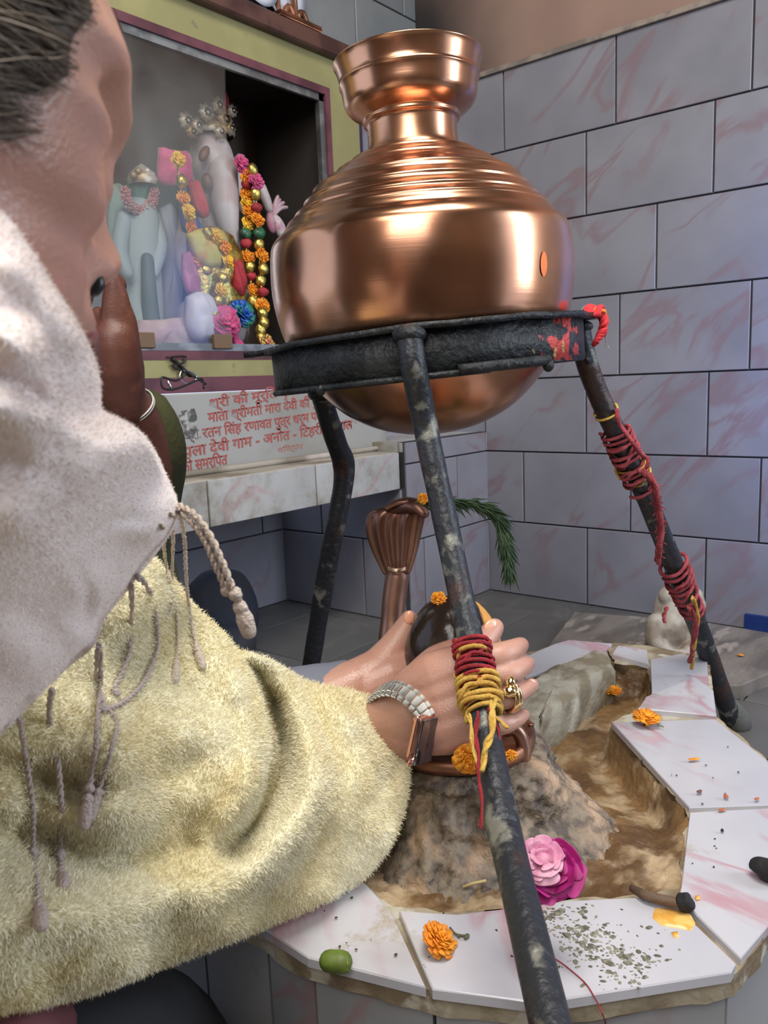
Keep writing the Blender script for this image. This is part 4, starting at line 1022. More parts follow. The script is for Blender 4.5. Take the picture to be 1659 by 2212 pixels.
# ------------------------------------------------------------------ people
def poly_sd(px, py, poly):
    """distance to outline for arrays of points"""
    best = np.full(px.shape, 1e9); n = len(poly)
    for i in range(n):
        ax_, ay_ = poly[i]; bx_, by_ = poly[(i+1) % n]; dx, dy = bx_-ax_, by_-ay_; L2 = dx*dx+dy*dy+1e-9
        t = np.clip(((px-ax_)*dx+(py-ay_)*dy)/L2, 0, 1); best = np.minimum(best, np.hypot(px-ax_-dx*t, py-ay_-dy*t))
    return best
def inside(px, py, poly):
    c = np.zeros(px.shape, bool); n = len(poly); j = n-1
    for i in range(n):
        xi, yi = poly[i]; xj, yj = poly[j]
        with np.errstate(divide='ignore', invalid='ignore'):
            m = ((yi > py) != (yj > py)) & (px < (xj-xi)*(py-yi)/(yj-yi+1e-12)+xi)
        c ^= m; j = i
    return c
def smooth2(pts, k=5):
    p = [Vector((x, y, 0)) for x, y in pts]; p2, _ = smoothpath([p[-1]]+p+[p[0], p[1]], [0]*(len(p)+3), k); p2 = p2[k:-1-k]
    return [(v.x, v.y) for v in p2]
def interp2(pts):
    A = np.array(pts, float)
    def f(x, y):
        x = np.asarray(x, float); y = np.asarray(y, float)
        w = 1.0/((x[..., None]-A[:, 0])**2+(y[..., None]-A[:, 1])**2+5000.0)**2.0
        return (w*A[:, 2]).sum(-1)/w.sum(-1)
    return f
def body_from_outline(name, outline, dfn, T, R, creases, step, mt, parent, nzamp=0.0, nzs=20, T2=None):
    """a full-bodied cloth form: front and back shells bulging either side of a middle surface, closed at the outline"""
    ol = smooth2(outline, 6)
    # resample the outline evenly
    q = [Vector((x, y, 0)) for x, y in ol]; o2 = []
    for i in range(len(q)):
        a, c = q[i], q[(i+1) % len(q)]; k = max(1, int((c-a).length/step))
        for j in range(k): o2.append(a.lerp(c, j/k))
    ol = [(v.x, v.y) for v in o2]; nB = len(ol)
    xs = np.arange(min(p[0] for p in ol), max(p[0] for p in ol), step); ys = np.arange(min(p[1] for p in ol), max(p[1] for p in ol), step)
    gx, gy = np.meshgrid(xs, ys); gx = gx+np.where(np.arange(gx.shape[0])[:, None] % 2, step/2, 0.0)
    ins = inside(gx, gy, ol); dd = poly_sd(gx, gy, ol); k = ins & (dd > step*.6)
    P2 = [Vector(p) for p in ol]+[Vector((float(a), float(c))) for a, c in zip(gx[k], gy[k])]
    r_ = geometry.delaunay_2d_cdt(P2, [(i, (i+1) % nB) for i in range(nB)], [], 1, 1e-6)
    vv = np.array([(v.x, v.y) for v in r_[0]]); F = r_[2]
    def height(x, y):
        e = poly_sd(x, y, ol); t = np.clip(e/T, 0, 1); h = np.sqrt(np.maximum(0, 1-(1-t)**2))
        if callable(R): Rv = R(x, y)
        else: Rv = R
        return h, Rv, e
    def folds(x, y, e):
        z = np.zeros(x.shape)
        for (pl, amp, wd) in creases:
            pl2 = smoothpath([Vector((a, c, 0)) for a, c in pl], [0]*len(pl), 5)[0]
            best = np.full(x.shape, 1e9); tb = np.zeros(x.shape); n = len(pl2)
            for i in range(n-1):
                ax_, ay_ = pl2[i].x, pl2[i].y; bx_, by_ = pl2[i+1].x, pl2[i+1].y; dx, dy = bx_-ax_, by_-ay_; L2 = dx*dx+dy*dy+1e-9
                t = np.clip(((x-ax_)*dx+(y-ay_)*dy)/L2, 0, 1); d_ = np.hypot(x-ax_-dx*t, y-ay_-dy*t)
                m = d_ < best; tb = np.where(m, (i+t)/(n-1), tb); best = np.minimum(best, d_)
            z += amp*np.exp(-(best/wd)**2)*np.clip(np.sin(np.pi*np.clip(tb, .04, .96))**.35, 0, 1)*np.clip(e/25.0, 0, 1)
        return z
    def front(x, y):
        x = np.asarray(x, float); y = np.asarray(y, float)
        h, Rv, e = height(x, y); return dfn(x, y)-h*Rv-folds(x, y, e)
    x, y = vv[:, 0], vv[:, 1]; h, Rv, e = height(x, y); mid = dfn(x, y); fr_ = mid-h*Rv-folds(x, y, e); bk = mid+h*Rv*.9
    onb = e < 1e-4
    V = [P(a, c, d) for a, c, d in zip(x, y, fr_)]
    if nzamp:
        for i, v in enumerate(V):
            if not onb[i]: V[i] = v+(Vector(CAM)-v).normalized()*nzamp*noise.noise(v*nzs)
    n = len(V); idx = {}; VB = []
    for i in range(n):
        if onb[i]: idx[i] = i
        else: idx[i] = n+len(VB); VB.append(P(x[i], y[i], bk[i]))
    # orient: front faces look at the camera
    f0 = F[0]; nn = (V[f0[1]]-V[f0[0]]).cross(V[f0[2]]-V[f0[0]])
    flip = nn.dot(Vector(CAM)-V[f0[0]]) < 0
    FF = [tuple(f[::-1]) if flip else tuple(f) for f in F]; FB = [tuple(idx[i] for i in (f if flip else f[::-1])) for f in F]
    o = mesh(name, V+VB, FF+FB, mt, parent)
    return o, front, (V, FF)

# materials
def skin(name, c1, c2, c3, rough=.42):
    return mat(name, c1, rough, col2=c2, scale=14, detail=6, lo=.4, hi=.65, bump=.22, bscale=480, sss=.22, sssr=.006, col3=c3, scale3=34, lo3=.56, hi3=.72, rvar=.08)
M_SKIN = skin('fair_skin', (0.50, 0.275, 0.205), (0.43, 0.22, 0.16), (0.53, 0.26, 0.20), .36)
M_DSKIN = skin('brown_skin', (0.16, 0.06, 0.04), (0.12, 0.045, 0.035), (0.20, 0.08, 0.05))
M_NAIL = mat('peach_nail_polish', (0.90, 0.42, 0.28), .22, coat=.6, sss=.1)

wo = empty('person', P(60, 1750, .60), 'person in cream shawl and fluffy pale yellow sleeve clasping the dark stone', 'person')

# ---- head
HS = 1.08
hF = (RIGHT*math.cos(math.radians(41))+FWD*math.sin(math.radians(41))).normalized()
hU0 = (UP-hF*UP.dot(hF)).normalized(); hS = hF.cross(hU0).normalized()  # hS: to the head's right (towards the camera side) or left
TH = math.radians(4)
hFd = (hF*math.cos(TH)-hU0*math.sin(TH)).normalized(); hU = (hU0*math.cos(TH)+hF*math.sin(TH)).normalized()
hS = hFd.cross(hU).normalized()
HT = [(118, -8, -22, 5), (114, 14, -45, 32), (106, 32, -68, 47), (95, 46, -84, 58), (75, 66, -97, 68), (50, 82, -104, 74), (34, 92, -105, 76), (22, 97, -104, 76), (14, 98.5, -103, 75.5), (5, 91, -101, 75), (-4, 84, -99, 74), (-15, 80, -95, 73), (-28, 78, -88, 71.5), (-42, 77, -80, 68), (-54, 77, -72, 65), (-63, 77, -66, 62), (-72, 76, -62, 59), (-84, 73, -56, 54), (-96, 72, -50, 47), (-106, 66, -40, 38), (-114, 52, -22, 26), (-119, 30, -5, 12)]
hz = np.array([h[0] for h in HT][::-1], float); hf = np.array([h[1] for h in HT][::-1], float); hb = np.array([h[2] for h in HT][::-1], float); hw = np.array([h[3] for h in HT][::-1], float)
_fz = [-119, -112, -106, -98, -90, -82, -74, -66, -58, -54, -50, -46, -42, -38, -34, -30, -26, -22, -18, -14, -10, -6, -2, 2, 6, 10, 14, 18, 22, 26, 30, 34, 38, 44, 52, 62, 74, 84, 94, 104, 112, 118]
_ff = [30, 54, 66, 71, 73.5, 78, 82, 84, 84, 82.4, 79.6, 79, 80.5, 81.4, 79.8, 78.3, 77.5, 79, 83, 88, 88.2, 88.6, 90.2, 94, 96.5, 92.5, 86, 82, 81, 80.2, 77.8, 75.1, 73, 70, 66, 60, 51, 42, 30, 14, 0, -12]
hf = np.interp(hz, _fz, _ff); hz_f, hf_f = np.array(_fz, float), np.array(_ff, float)
NZ = [(-57, 0), (-54, 1), (-52, 6), (-50, 10.5), (-46, 15.5), (-42, 17.5), (-38, 17.3), (-34, 17), (-30, 16), (-26, 15), (-22, 13), (-18, 9.5), (-14, 6), (-10, 5.5), (-6, 5), (-2, 4), (2, 2), (6, 0)]
nzx = np.array([a for a, _ in NZ], float); nzy = np.array([b_ for _, b_ in NZ], float)
def g(x, s): return math.exp(-(x/s)**2)
def head_pt(a, z):
    """a: angle from the facing direction, z in mm; returns (forward, side, up) in mm"""
    F_, Bk, W_ = np.interp(z, hz_f, hf_f), np.interp(z, hz, hb), np.interp(z, hz, hw)
    cx_ = 0.0; ca, sa = math.cos(a), math.sin(a); e = 2.35 if ca > 0 else 2.05
    A = F_ if ca > 0 else -Bk
    k = (abs(ca)**e+abs(sa)**e)**(-1/e); x = A*k*ca; y = W_*k*sa
    if ca > 0.1:
        ay = abs(y)
        # nose
        wn = np.interp(z, [-56, -44, -30, -10, 15], [15, 12.5, 8.5, 6.5, 8])
        x += np.interp(z, nzx, nzy)*math.exp(-(abs(y)/wn)**2.6)
        # alar wings
        x += 7*g(ay-13, 5)*g(z+46, 8)
        # nostril hollows
        x -= 12*g(ay-8.5, 4.2)*g(z+53.0, 3.6)
        # sockets, brow, lids
        x -= 18*g(ay-33, 15)*g(z+3, 11)
        x += 7*g(ay-31, 11)*g(z+3, 7.5)
        x += 6.0*g(ay-34, 24)*g(z-17, 8)
        # cheekbones
        x += 8*g(ay-44, 17)*g(z+29, 18); y += math.copysign(3.0*g(ay-60, 18)*g(z+22, 16), y)
        # fold beside the nose, lips
        x -= 2.5*g(ay-27+(z+55)*.1, 5)*g(z+58, 14)
        x += 5.5*g(ay, 21)*g(z+66, 4.6)+6.0*g(ay, 18)*g(z+76, 5.2)-4.0*g(ay, 24)*g(z+71, 1.8)-2.5*g(ay, 18)*g(z+85, 5)
        x += 4*g(ay, 17)*g(z+98, 9)
    return x, y, z
glab = Vector((98.5*HS/1000, 0, 15*HS/1000))
HC = P(280, 262, .365)-hFd*glab.x-hU*glab.z
def hw_(p): return HC+hFd*(p[0]*HS/1000)+hS*(p[1]*HS/1000)+hU*(p[2]*HS/1000)
zs2 = sorted(set([round(v, 2) for v in list(np.arange(-119, 119, 2.0))+[118.0]]))
na = 200
angs = []
for i in range(na):
    t = i/na*2-1; angs.append(math.pi*(0.55*t+0.45*t**3))
V = [hw_(head_pt(a, z)) for z in zs2 for a in angs]; F = []
m_ = len(zs2)
for k in range(m_-1):
    for i in range(na): F.append((k*na+i, k*na+(i+1) % na, (k+1)*na+(i+1) % na, (k+1)*na+i))
F.append(tuple(range(na-1, -1, -1))); F.append(tuple((m_-1)*na+i for i in range(na)))
headB = B().add(V, F)
# ear on the near side and the far side
for s_ in (1, -1):
    ec = hw_((-8, s_*74, -18))
    V = []; n1, n2 = 22, 7
    for i in range(n1):
        a = 2*math.pi*i/n1; ex = 16*math.cos(a)*(1 if math.sin(a) > -.2 else .8); ez = 30*math.sin(a)
        for j in range(n2):
            b_ = 2*math.pi*j/n2; V.append(hw_((-10+ex+4*math.cos(b_)*math.cos(a), s_*(80+3.5*math.sin(b_)+3*(-ex/16)), -18+ez+4*math.cos(b_)*math.sin(a))))
    headB.add(V, [(i*n2+j, i*n2+(j+1) % n2, ((i+1) % n1)*n2+(j+1) % n2, ((i+1) % n1)*n2+j) for i in range(n1) for j in range(n2)])
    V = [hw_((-10+13*math.cos(2*math.pi*i/16), s_*t_, -18+27*math.sin(2*math.pi*i/16))) for t_ in (72, 79) for i in range(16)]
    headB.add(V, [(i, (i+1) % 16, 16+(i+1) % 16, 16+i) for i in range(16)]+[tuple(range(15, -1, -1)), tuple(range(16, 32))])
# neck and torso (mostly under the shawl)
nk0 = hw_((-25, 0, -75)); nk1 = hw_((-60, 0, -190))
headB.limb([hw_((-20, 0, -40)), nk0, nk1], [.055, .056, .062], 28, 5)
tor = nk1+Vector((0, 0, -.30))-RIGHT*.06+FWD*.03
headB.limb([nk1+Vector((0, 0, -.03)), nk1+Vector((0, 0, -.12))-RIGHT*.04, tor], [.08, .15, .16], 28, 5)

# ---- right arm and hand, tapering fingers closed on the stone
DH = .82
A_ = B()
sh = P(-40, 1300, .66)
A_.limb([sh, P(150, 1650, .71), P(420, 1740, .82), P(600, 1715, .868), P(700, 1685, .872), P(790, 1625, .858), P(868, 1562, .828)], [.048, .040, .032, .028, .028, .029, .0325], 26, 6, flat=1.0)
A_.limb([P(850, 1550, .826), P(880, 1540, .822), P(935, 1520, .820)], [.031, .034, .034], 24, 5)
# back of the hand: metacarpals
for (a, c, e, r1, r2) in (((885, 1500), (945, 1462), (1035, 1430), .026, .0205), ((890, 1530), (955, 1495), (1045, 1462), .026, .0205), ((895, 1560), (960, 1535), (1050, 1502), .026, .020), ((900, 1585), (960, 1570), (1042, 1548), .024, .0185), ((905, 1590), (965, 1583), (1030, 1572), .021, .0155)):
    A_.limb([P(*a, .822), P(*c, .808), P(*e, .800)], [r1*.9, r1, r2], 20, 5)
A_.ball(P(965, 1530, .835), (.050, .050, .042), 24, 16)
# thumb
A_.limb([P(895, 1490, .83), P(950, 1440, .828), P(1005, 1412, .833), P(1045, 1384, .845), P(1068, 1356, .856)], [.022, .0225, .0185, .0135, .0102], 20, 6)
fing = [
 [(1035, 1430, .800, .0165), (1080, 1417, .798, .0135), (1112, 1402, .812, .0104), (1126, 1393, .828, .0080)],
 [(1045, 1462, .800, .0165), (1094, 1457, .796, .0122), (1126, 1442, .812, .0096), (1141, 1433, .828, .0074)],
 [(1050, 1502, .802, .0160), (1094, 1506, .798, .0115), (1128, 1492, .812, .0092), (1149, 1480, .828, .0072)],
 [(1038, 1562, .806, .0142), (1078, 1566, .802, .0104), (1112, 1556, .812, .0082), (1132, 1543, .826, .0062)],
]
for f_ in fing: A_.limb([P(x, y, d) for x, y, d, r_ in f_], [q[3] for q in f_], 18, 6)
# ---- left arm and hand, palm on the far side
A_.limb([P(-250, 1500, .86), P(250, 1600, .88), P(560, 1560, .885), P(700, 1515, .89), P(775, 1478, .892)], [.05, .044, .038, .033, .0285], 24, 6)
A_.limb([P(765, 1482, .892), P(815, 1450, .897), P(848, 1404, .903), P(872, 1362, .905), P(884, 1337, .905)], [.0285, .0255, .0185, .0135, .0100], 22, 6)
A_.limb([P(790, 1490, .893), P(840, 1470, .897), P(880, 1455, .905)], [.030, .031, .027], 22, 5)
A_.limb([P(790, 1530, .895), P(850, 1525, .900), P(890, 1520, .908)], [.028, .029, .025], 22, 5)
for k, (yy, r_) in enumerate(((1440, .0145), (1470, .0145), (1502, .0135), (1535, .012))):
    A_.limb([P(880, yy, .908), P(925, yy-6, .945), P(975, yy-12, .972), P(1035, yy-16, .975), P(1075, yy-14, .962)], [r_+.004, r_, r_*.92, r_*.85, r_*.7], 16, 6)

bo = B(); bo.V = A_.V; bo.F = A_.F
body = bo.build('body', M_SKIN, wo)
rm = body.modifiers.new('weld', 'REMESH'); rm.mode = 'VOXEL'; rm.voxel_size = .0018; rm.use_smooth_shade = True
sm = body.modifiers.new('soft', 'SMOOTH'); sm.factor = .5; sm.iterations = 4
bake(body)
# the head keeps its finer mesh and is joined to the same skin
me_h = bpy.data.meshes.new('h'); me_h.from_pydata([tuple(v) for v in headB.V], [], headB.F); me_h.update()
import bmesh
bm = bmesh.new(); bm.from_mesh(body.data); bm.from_mesh(me_h); bmesh.ops.recalc_face_normals(bm, faces=bm.faces[:]); bm.to_mesh(body.data); bm.free(); body.data.shade_smooth(); bpy.data.meshes.remove(me_h)
# nails
def nail(x, y, d, sx, sy, ang, tilt=0.0, parent=None):
    c = P(x, y, d); R_ = Matrix((RIGHT, UP, BACK)).transposed().to_3x3() @ Matrix.Rotation(math.radians(ang), 3, 'Z') @ Matrix.Rotation(math.radians(tilt), 3, 'Y')
    return B().ball(c, (sx, sy, .0022), 16, 10, R=R_).build('fingernail', M_NAIL, wo, label='peach painted nail')
nail(1060, 1352, .8440, .0088, .0060, 35, 25)
nail(1126, 1394, .8195, .0050, .0060, 20, 35); nail(1140, 1434, .8200, .0058, .0062, 15, 30); nail(1146, 1481, .8200, .0072, .0066, 20, 20); nail(1127, 1545, .8190, .0072, .0052, 20, 20)
nail(884, 1334, .8935, .0056, .0078, -5, 0)
# rings on the ring finger
M_GR = mat('gold_ring', (0.95, 0.68, 0.35), .12, 1.0)
b = B(); c0 = P(1100, 1482, .802); ax_ = (P(1126, 1488, .818)-P(1078, 1503, .800)).normalized()
for (o_, r_, th) in ((0.0, .0150, .0030), (.004, .0152, .0022)):
    q0 = P(1096, 1503, .800)+ax_*o_; u0 = ax_.orthogonal().normalized(); v0 = ax_.cross(u0)
    b.tube([q0+(u0*math.cos(t)+v0*math.sin(t))*r_*.95 for t in np.linspace(0, 2*math.pi, 33)], th, 10, caps=False)
b.ball(P(1103, 1473, .785), (.006, .006, .0055), 14, 10, f=blobf(.2, 300)).ball(P(1100, 1492, .784), (.0075, .008, .006), 14, 10, f=blobf(.2, 300)).build('finger_ring', M_GR, wo, label='chunky gold ring')

# ---- watch
wt_ = empty('wristwatch', P(900, 1560, .79), None, None); wt_.parent = wo; wt_.matrix_parent_inverse = Matrix.Translation(-wo.location)
del_keys = [k for k in ('label', 'category') if k in wt_]
M_STEEL = mat('brushed_steel_links', (0.78, 0.80, 0.76), .3, .45, col2=(0.66, 0.68, 0.64), scale=40)
arc = [(800, 1512, .828, 0), (818, 1494, .806, 0), (842, 1487, .789, 0), (865, 1492, .780, 0), (888, 1507, .776, 0), (908, 1528, .776, 0), (922, 1552, .779, 0)]
ap, _ = smoothpath([P(x, y, d) for x, y, d, _ in arc], [0]*len(arc), 4)
armd = (P(900, 1535, .80)-P(840, 1575, .80)).normalized()
L_tot = sum((ap[i+1]-ap[i]).length for i in range(len(ap)-1)); nl = 13
wc = P(868, 1560, .825)
for k in range(nl):
    s_ = (k+.5)/nl*L_tot; i = 0
    while i < len(ap)-2 and s_ > (ap[i+1]-ap[i]).length: s_ -= (ap[i+1]-ap[i]).length; i += 1
    p = ap[i].lerp(ap[i+1], s_/(ap[i+1]-ap[i]).length); t = (ap[i+1]-ap[i]).normalized(); nrm = (p-wc); nrm = (nrm-t*nrm.dot(t)).normalized(); w_ = t.cross(nrm).normalized(); nrm = w_.cross(t)
    R_ = Matrix((t, w_, nrm)).transposed()
    hl = L_tot/nl/2*.90
    bb = B(); bb.box(p+nrm*.001, (hl*.96, .0052, .0018), R_, bev=.0007)
    bb.box(p+w_*.0075+t*hl*.35, (hl*.8, .0024, .0015), R_, bev=.0006); bb.box(p-w_*.0075+t*hl*.35, (hl*.8, .0024, .0015), R_, bev=.0006)
    bb.build('band_link', M_STEEL, wt_)
# watch case on the outside of the wrist: rose gold frame, dark glass
q1, q2 = P(924, 1552, .790), P(905, 1640, .800); cy_ = (q2-q1).normalized(); cw = (P(935, 1590, .800)-P(893, 1600, .785)); cw = (cw-cy_*cw.dot(cy_)).normalized(); cn = cy_.cross(cw)
cn = (RIGHT*.74+BACK*.52-UP*.2); cn = (cn-cy_*cn.dot(cy_)).normalized(); cw = cy_.cross(cn).normalized()
Rc = Matrix((cw, cy_, cw.cross(cy_))).transposed()
cc0 = P(910, 1597, .782)
b = B(); b.box(cc0, (.0185, .0240, .0056), Rc, bev=.0045); ob = subsurf(b.build('case', mat('rose_gold', (0.80, 0.42, 0.33), .22, 1.0), wt_), 2)
b = B(); b.box(cc0+cn*.0056, (.0160, .0215, .0018), Rc, bev=.0015); gb = subsurf(b.build('screen', mat('black_glass', (.012, .012, .018), .06, coat=1.0), wt_), 1)
b = B(); b.ball(cc0-cw*.0188+cy_*.008, .0032, 14, 10).build('crown', mat('rose_gold', (0, 0, 0)), wt_)

# ---- hair: cap following the skull plus combed strands
M_HAIR = mat('greying_brown_hair', (0.095, 0.068, 0.046), .6, col2=(0.15, 0.115, 0.082), scale=60, lo=.42, hi=.62, spec=.4)
M_HAIRL = mat('light_hair_strand', (0.22, 0.175, 0.135), .5, spec=.5)
def hairline_unused(a):
    """height of the hairline (mm) at angle a from the facing direction"""
    d = abs(math.degrees(a))
    return np.interp(d, [0, 25, 42, 56, 68, 80, 92, 104, 120, 180], [86, 84, 72, 52, 38, 36, 10, -40, -75, -80])
HLX = [-400, -120, -60, 0, 20, 50, 80, 110, 145, 170, 190, 205, 216, 232, 300]; HLY = [520, 300, 160, 150, 162, 188, 198, 188, 165, 140, 100, 40, -30, -50, -60]
def px_of(p):
    c = ROT.T @ (np.array(p)-CAM); return CX+FPX*c[0]/-c[2], CY-FPX*c[1]/-c[2]
_hl = {}
def hairline(a):
    d = round(abs(math.degrees(a)))
    if d not in _hl:
        z = 112.0
        while z > -70:
            x_, y_, z_ = head_pt(math.radians(d)*NEAR, z); u, v = px_of(hw_((x_, y_, z_)))
            if v > np.interp(u, HLX, HLY): break
            z -= 1.0
        k_ = min(1.0, max(0.0, (54-d)/14.0)); _hl[d] = z*(1-k_)+max(z, 74)*k_
    return _hl[d]
NEAR = 1 if (hS.dot(BACK) > 0) else -1
capV = []; capF = []; NA, NZ_ = 160, 40
for j in range(NZ_):
    for i in range(NA):
        a = 2*math.pi*i/NA-math.pi; hl = hairline(a); t = j/(NZ_-1); z = hl+(116.5-hl)*t
        x, y, z = head_pt(a, z); k = 1+0.022*min(1, t*7)+.012*noise.noise(Vector((a*9, t*3, 0))); capV.append(hw_((x*k, y*k, z*(1+.02*min(1, t*6)))))
for j in range(NZ_-1):
    for i in range(NA): capF.append((j*NA+i, j*NA+(i+1) % NA, (j+1)*NA+(i+1) % NA, (j+1)*NA+i))
capF.append(tuple((NZ_-1)*NA+i for i in range(NA)))
hair = B().add(capV, capF).build('hair', M_HAIR, wo)
b1, b2 = B(), B()
hr = random.Random(11)
def strand(b, a0, z0, a1, z1, lift, r_, k=7):
    pts = []
    for i in range(k):
        t = i/(k-1); a = a0+(a1-a0)*t; z = z0+(z1-z0)*t; x, y, zz = head_pt(a, max(-118, min(117, z)))
        kk = 1+(lift*(.25+.75*math.sin(math.pi*min(1, t*.6+.05))))/80; pts.append(hw_((x*kk, y*kk, zz+0)))
    b.tube(pts, [r_*(.5+.5*min(1, i*2/k)) for i in range(k)], 3, caps=False)
NEAR = 1 if (hS.dot(BACK) > 0) else -1
for i in range(6500):
    d0 = hr.uniform(18, 100); hl = hairline(math.radians(d0)); up_ = hr.random()**1.2*75
    z0 = min(112, hl+up_+hr.uniform(-14, 3)); a0 = math.radians(d0)*NEAR
    a1 = a0+NEAR*math.radians(hr.uniform(22, 55)); z1 = z0+hr.uniform(-30, 4) if d0 > 50 else z0+hr.uniform(-22, 22)
    strand(b1 if hr.random() < .85 else b2, a0, z0, a1, z1, hr.uniform(2.5, 6.5), hr.uniform(.00018, .00042))
# wispy baby hairs before the ear and at the temple
for i in range(260):
    d0 = hr.uniform(42, 78); hl = hairline(math.radians(d0)); z0 = hl-hr.uniform(0, 16); a0 = math.radians(d0)*NEAR
    strand(b2, a0, z0, a0+NEAR*math.radians(hr.uniform(8, 20)), z0+hr.uniform(-10, 10), hr.uniform(.5, 2), .00014, 5)
b1.build('dark_strands', M_HAIR, hair); b2.build('grey_strands', M_HAIRL, hair)
# brow and tilak
b = B()
for i in range(120):
    y = hr.uniform(14, 50)*NEAR; a = math.atan2(y, 92); z0 = 20+4*math.sin((abs(y)-14)/36*3.1)+hr.uniform(-2, 2)
    a1 = a+NEAR*.09; p = []
    for t in (0, .5, 1):
        x_, y_, z_ = head_pt(a+(a1-a)*t, z0+1.5*t); p.append(hw_((x_*1.008, y_*1.008, z_)))
    b.tube(p, .00025, 3, caps=False)
b.build('eyebrow', M_HAIRL, wo)
c = hw_(head_pt(0.02, 40)); B().ball(c, (.004, .004, .008), 12, 8).build('tilak', mat('sandalwood_paste', (.75, .45, .10), .7), wo, label='yellow paste mark on the forehead')
# closed eyelid lashes and lips
LIPM = mat('lip_skin', (0.33, 0.12, 0.12), .4)
b = B()
for (z0, th_) in ((-66.5, .0042), (-76.5, .0048)):
    pts = []; ra_ = []
    for i in range(11):
        y = -21+4.2*i; a = math.atan2(y, 92); x_, y_, z_ = head_pt(a, z0+abs(y)*.06*(-1 if z0 > -70 else 1)); pts.append(hw_((x_-2.2, y_, z_))); ra_.append(max(.0008, th_*math.sqrt(max(.02, 1-(y/23)**2))))
    b.tube(pts, ra_, 12)
b.build('lips', LIPM, wo)
# dark jewel hanging at the nose
b = B(); c = P(204, 616, .322)
V = []; R_ = Matrix((RIGHT, UP, BACK)).transposed()
b.ball(c, (.0036, .0046, .0030), 14, 10, R=R_ @ Matrix.Rotation(-.5, 3, 'Z')).build('nose_ornament', mat('black_stone', (.012, .014, .018), .3), wo, label='small black ornament hanging under the nostril')

# ---- shawl
sh_out = [(-520, 120), (-300, 230), (-120, 350), (0, 452), (34, 488), (72, 545), (112, 610), (152, 670), (186, 728), (210, 788), (218, 845), (221, 884), (262, 905), (302, 930), (336, 975), (364, 1035), (384, 1085), (378, 1135), (350, 1180), (312, 1228), (272, 1280), (228, 1335), (203, 1395), (150, 1440), (95, 1492), (40, 1550), (-10, 1596), (-150, 1680), (-420, 1780), (-640, 1500), (-700, 900), (-650, 400)]
dsh_ = interp2([(-500, 300, .36), (0, 450, .262), (60, 530, .265), (110, 610, .275), (160, 690, .29), (210, 788, .325), (221, 884, .36), (380, 1085, .47), (300, 1240, .48), (200, 1400, .49), (0, 1590, .50), (-400, 1700, .52), (-600, 900, .50), (0, 1000, .335), (-200, 700, .28), (150, 950, .335), (0, 600, .25), (0, 720, .26), (0, 850, .285), (100, 850, .305), (-150, 500, .26), (60, 700, .262)])
sh_cr = [([(-60, 560), (40, 650), (110, 740), (145, 830), (150, 890)], -.006, 20), ([(-40, 480), (30, 560), (110, 660), (170, 760), (195, 850)], .004, 22), ([(-120, 640), (0, 720), (80, 800), (130, 880)], .006, 24),
         ([(-100, 760), (0, 810), (90, 860), (150, 905)], -.006, 24), ([(-100, 860), (40, 890), (180, 930), (290, 990)], .010, 34), ([(180, 1160), (235, 1120), (300, 1120)], -.005, 16), ([(190, 1200), (260, 1150), (340, 1150)], .006, 18),
         ([(20, 1120), (120, 1180), (200, 1290)], .006, 40), ([(-100, 1280), (20, 1300), (120, 1370)], -.006, 50), ([(160, 1220), (190, 1280), (180, 1350)], -.004, 16), ([(60, 1000), (160, 1050), (240, 1130)], -.004, 40)]
M_SHAWL = mat('cream_wool_shawl', (0.90, 0.80, 0.755), .9, col2=(0.86, 0.75, 0.70), scale=5, bump=.35, bscale=260, sheen=.5)
shawl, shf, shm = body_from_outline('shawl', sh_out, dsh_, 190, lambda x, y: np.interp(y, [350, 650, 950], [.012, .022, .055]), sh_cr, 9, M_SHAWL, wo, .0018, 22)
# knotted fringe cords
M_CORD = mat('twisted_cream_cord', (0.60, 0.50, 0.42), .85, bump=1.2, bscale=500)
M_CORDD = mat('greyish_mauve_cord', (0.52, 0.43, 0.40), .85, bump=1.2, bscale=500)
def fringe_cord(pts, r_, mt, tassel=True, knots=(), dep=None):
    b = B(); q = []
    for k, p in enumerate(pts):
        d = dep[k] if dep else float(min(shf(p[0], p[1]) if k == 0 else 9, slf(p[0], p[1])))-.004-r_
        q.append(P(p[0], p[1], d))
    q2, _ = smoothpath(q, [0]*len(q), 14)
    # two twisted plies
    for ph in (0, math.pi):
        s_ = 0; tw = []
        for i, p in enumerate(q2):
            if i: s_ += (p-q2[i-1]).length
            t = (q2[min(i+1, len(q2)-1)]-q2[max(i-1, 0)]).normalized(); u0 = t.cross(BACK).normalized(); v0 = t.cross(u0)
            a = s_/(r_*5.5)*2*math.pi+ph; tw.append(p+(u0*math.cos(a)+v0*math.sin(a))*r_*.5)
        b.tube(tw, r_*.62, 6)
    for kf in knots:
        p = q2[int(kf*(len(q2)-1))]; b.ball(p, r_*1.9, 10, 8, f=blobf(.3, 400))
    if tassel:
        e = q2[-1]; t = (q2[-1]-q2[-6]).normalized(); b.ball(e, r_*2.0, 12, 8, f=blobf(.25, 300))
        b.limb([e, e+t*.007, e+t*.015], [r_*1.3, r_*2.4, r_*2.1], 10, 3)
    return b.build('fringe_cord', mt, shawl)
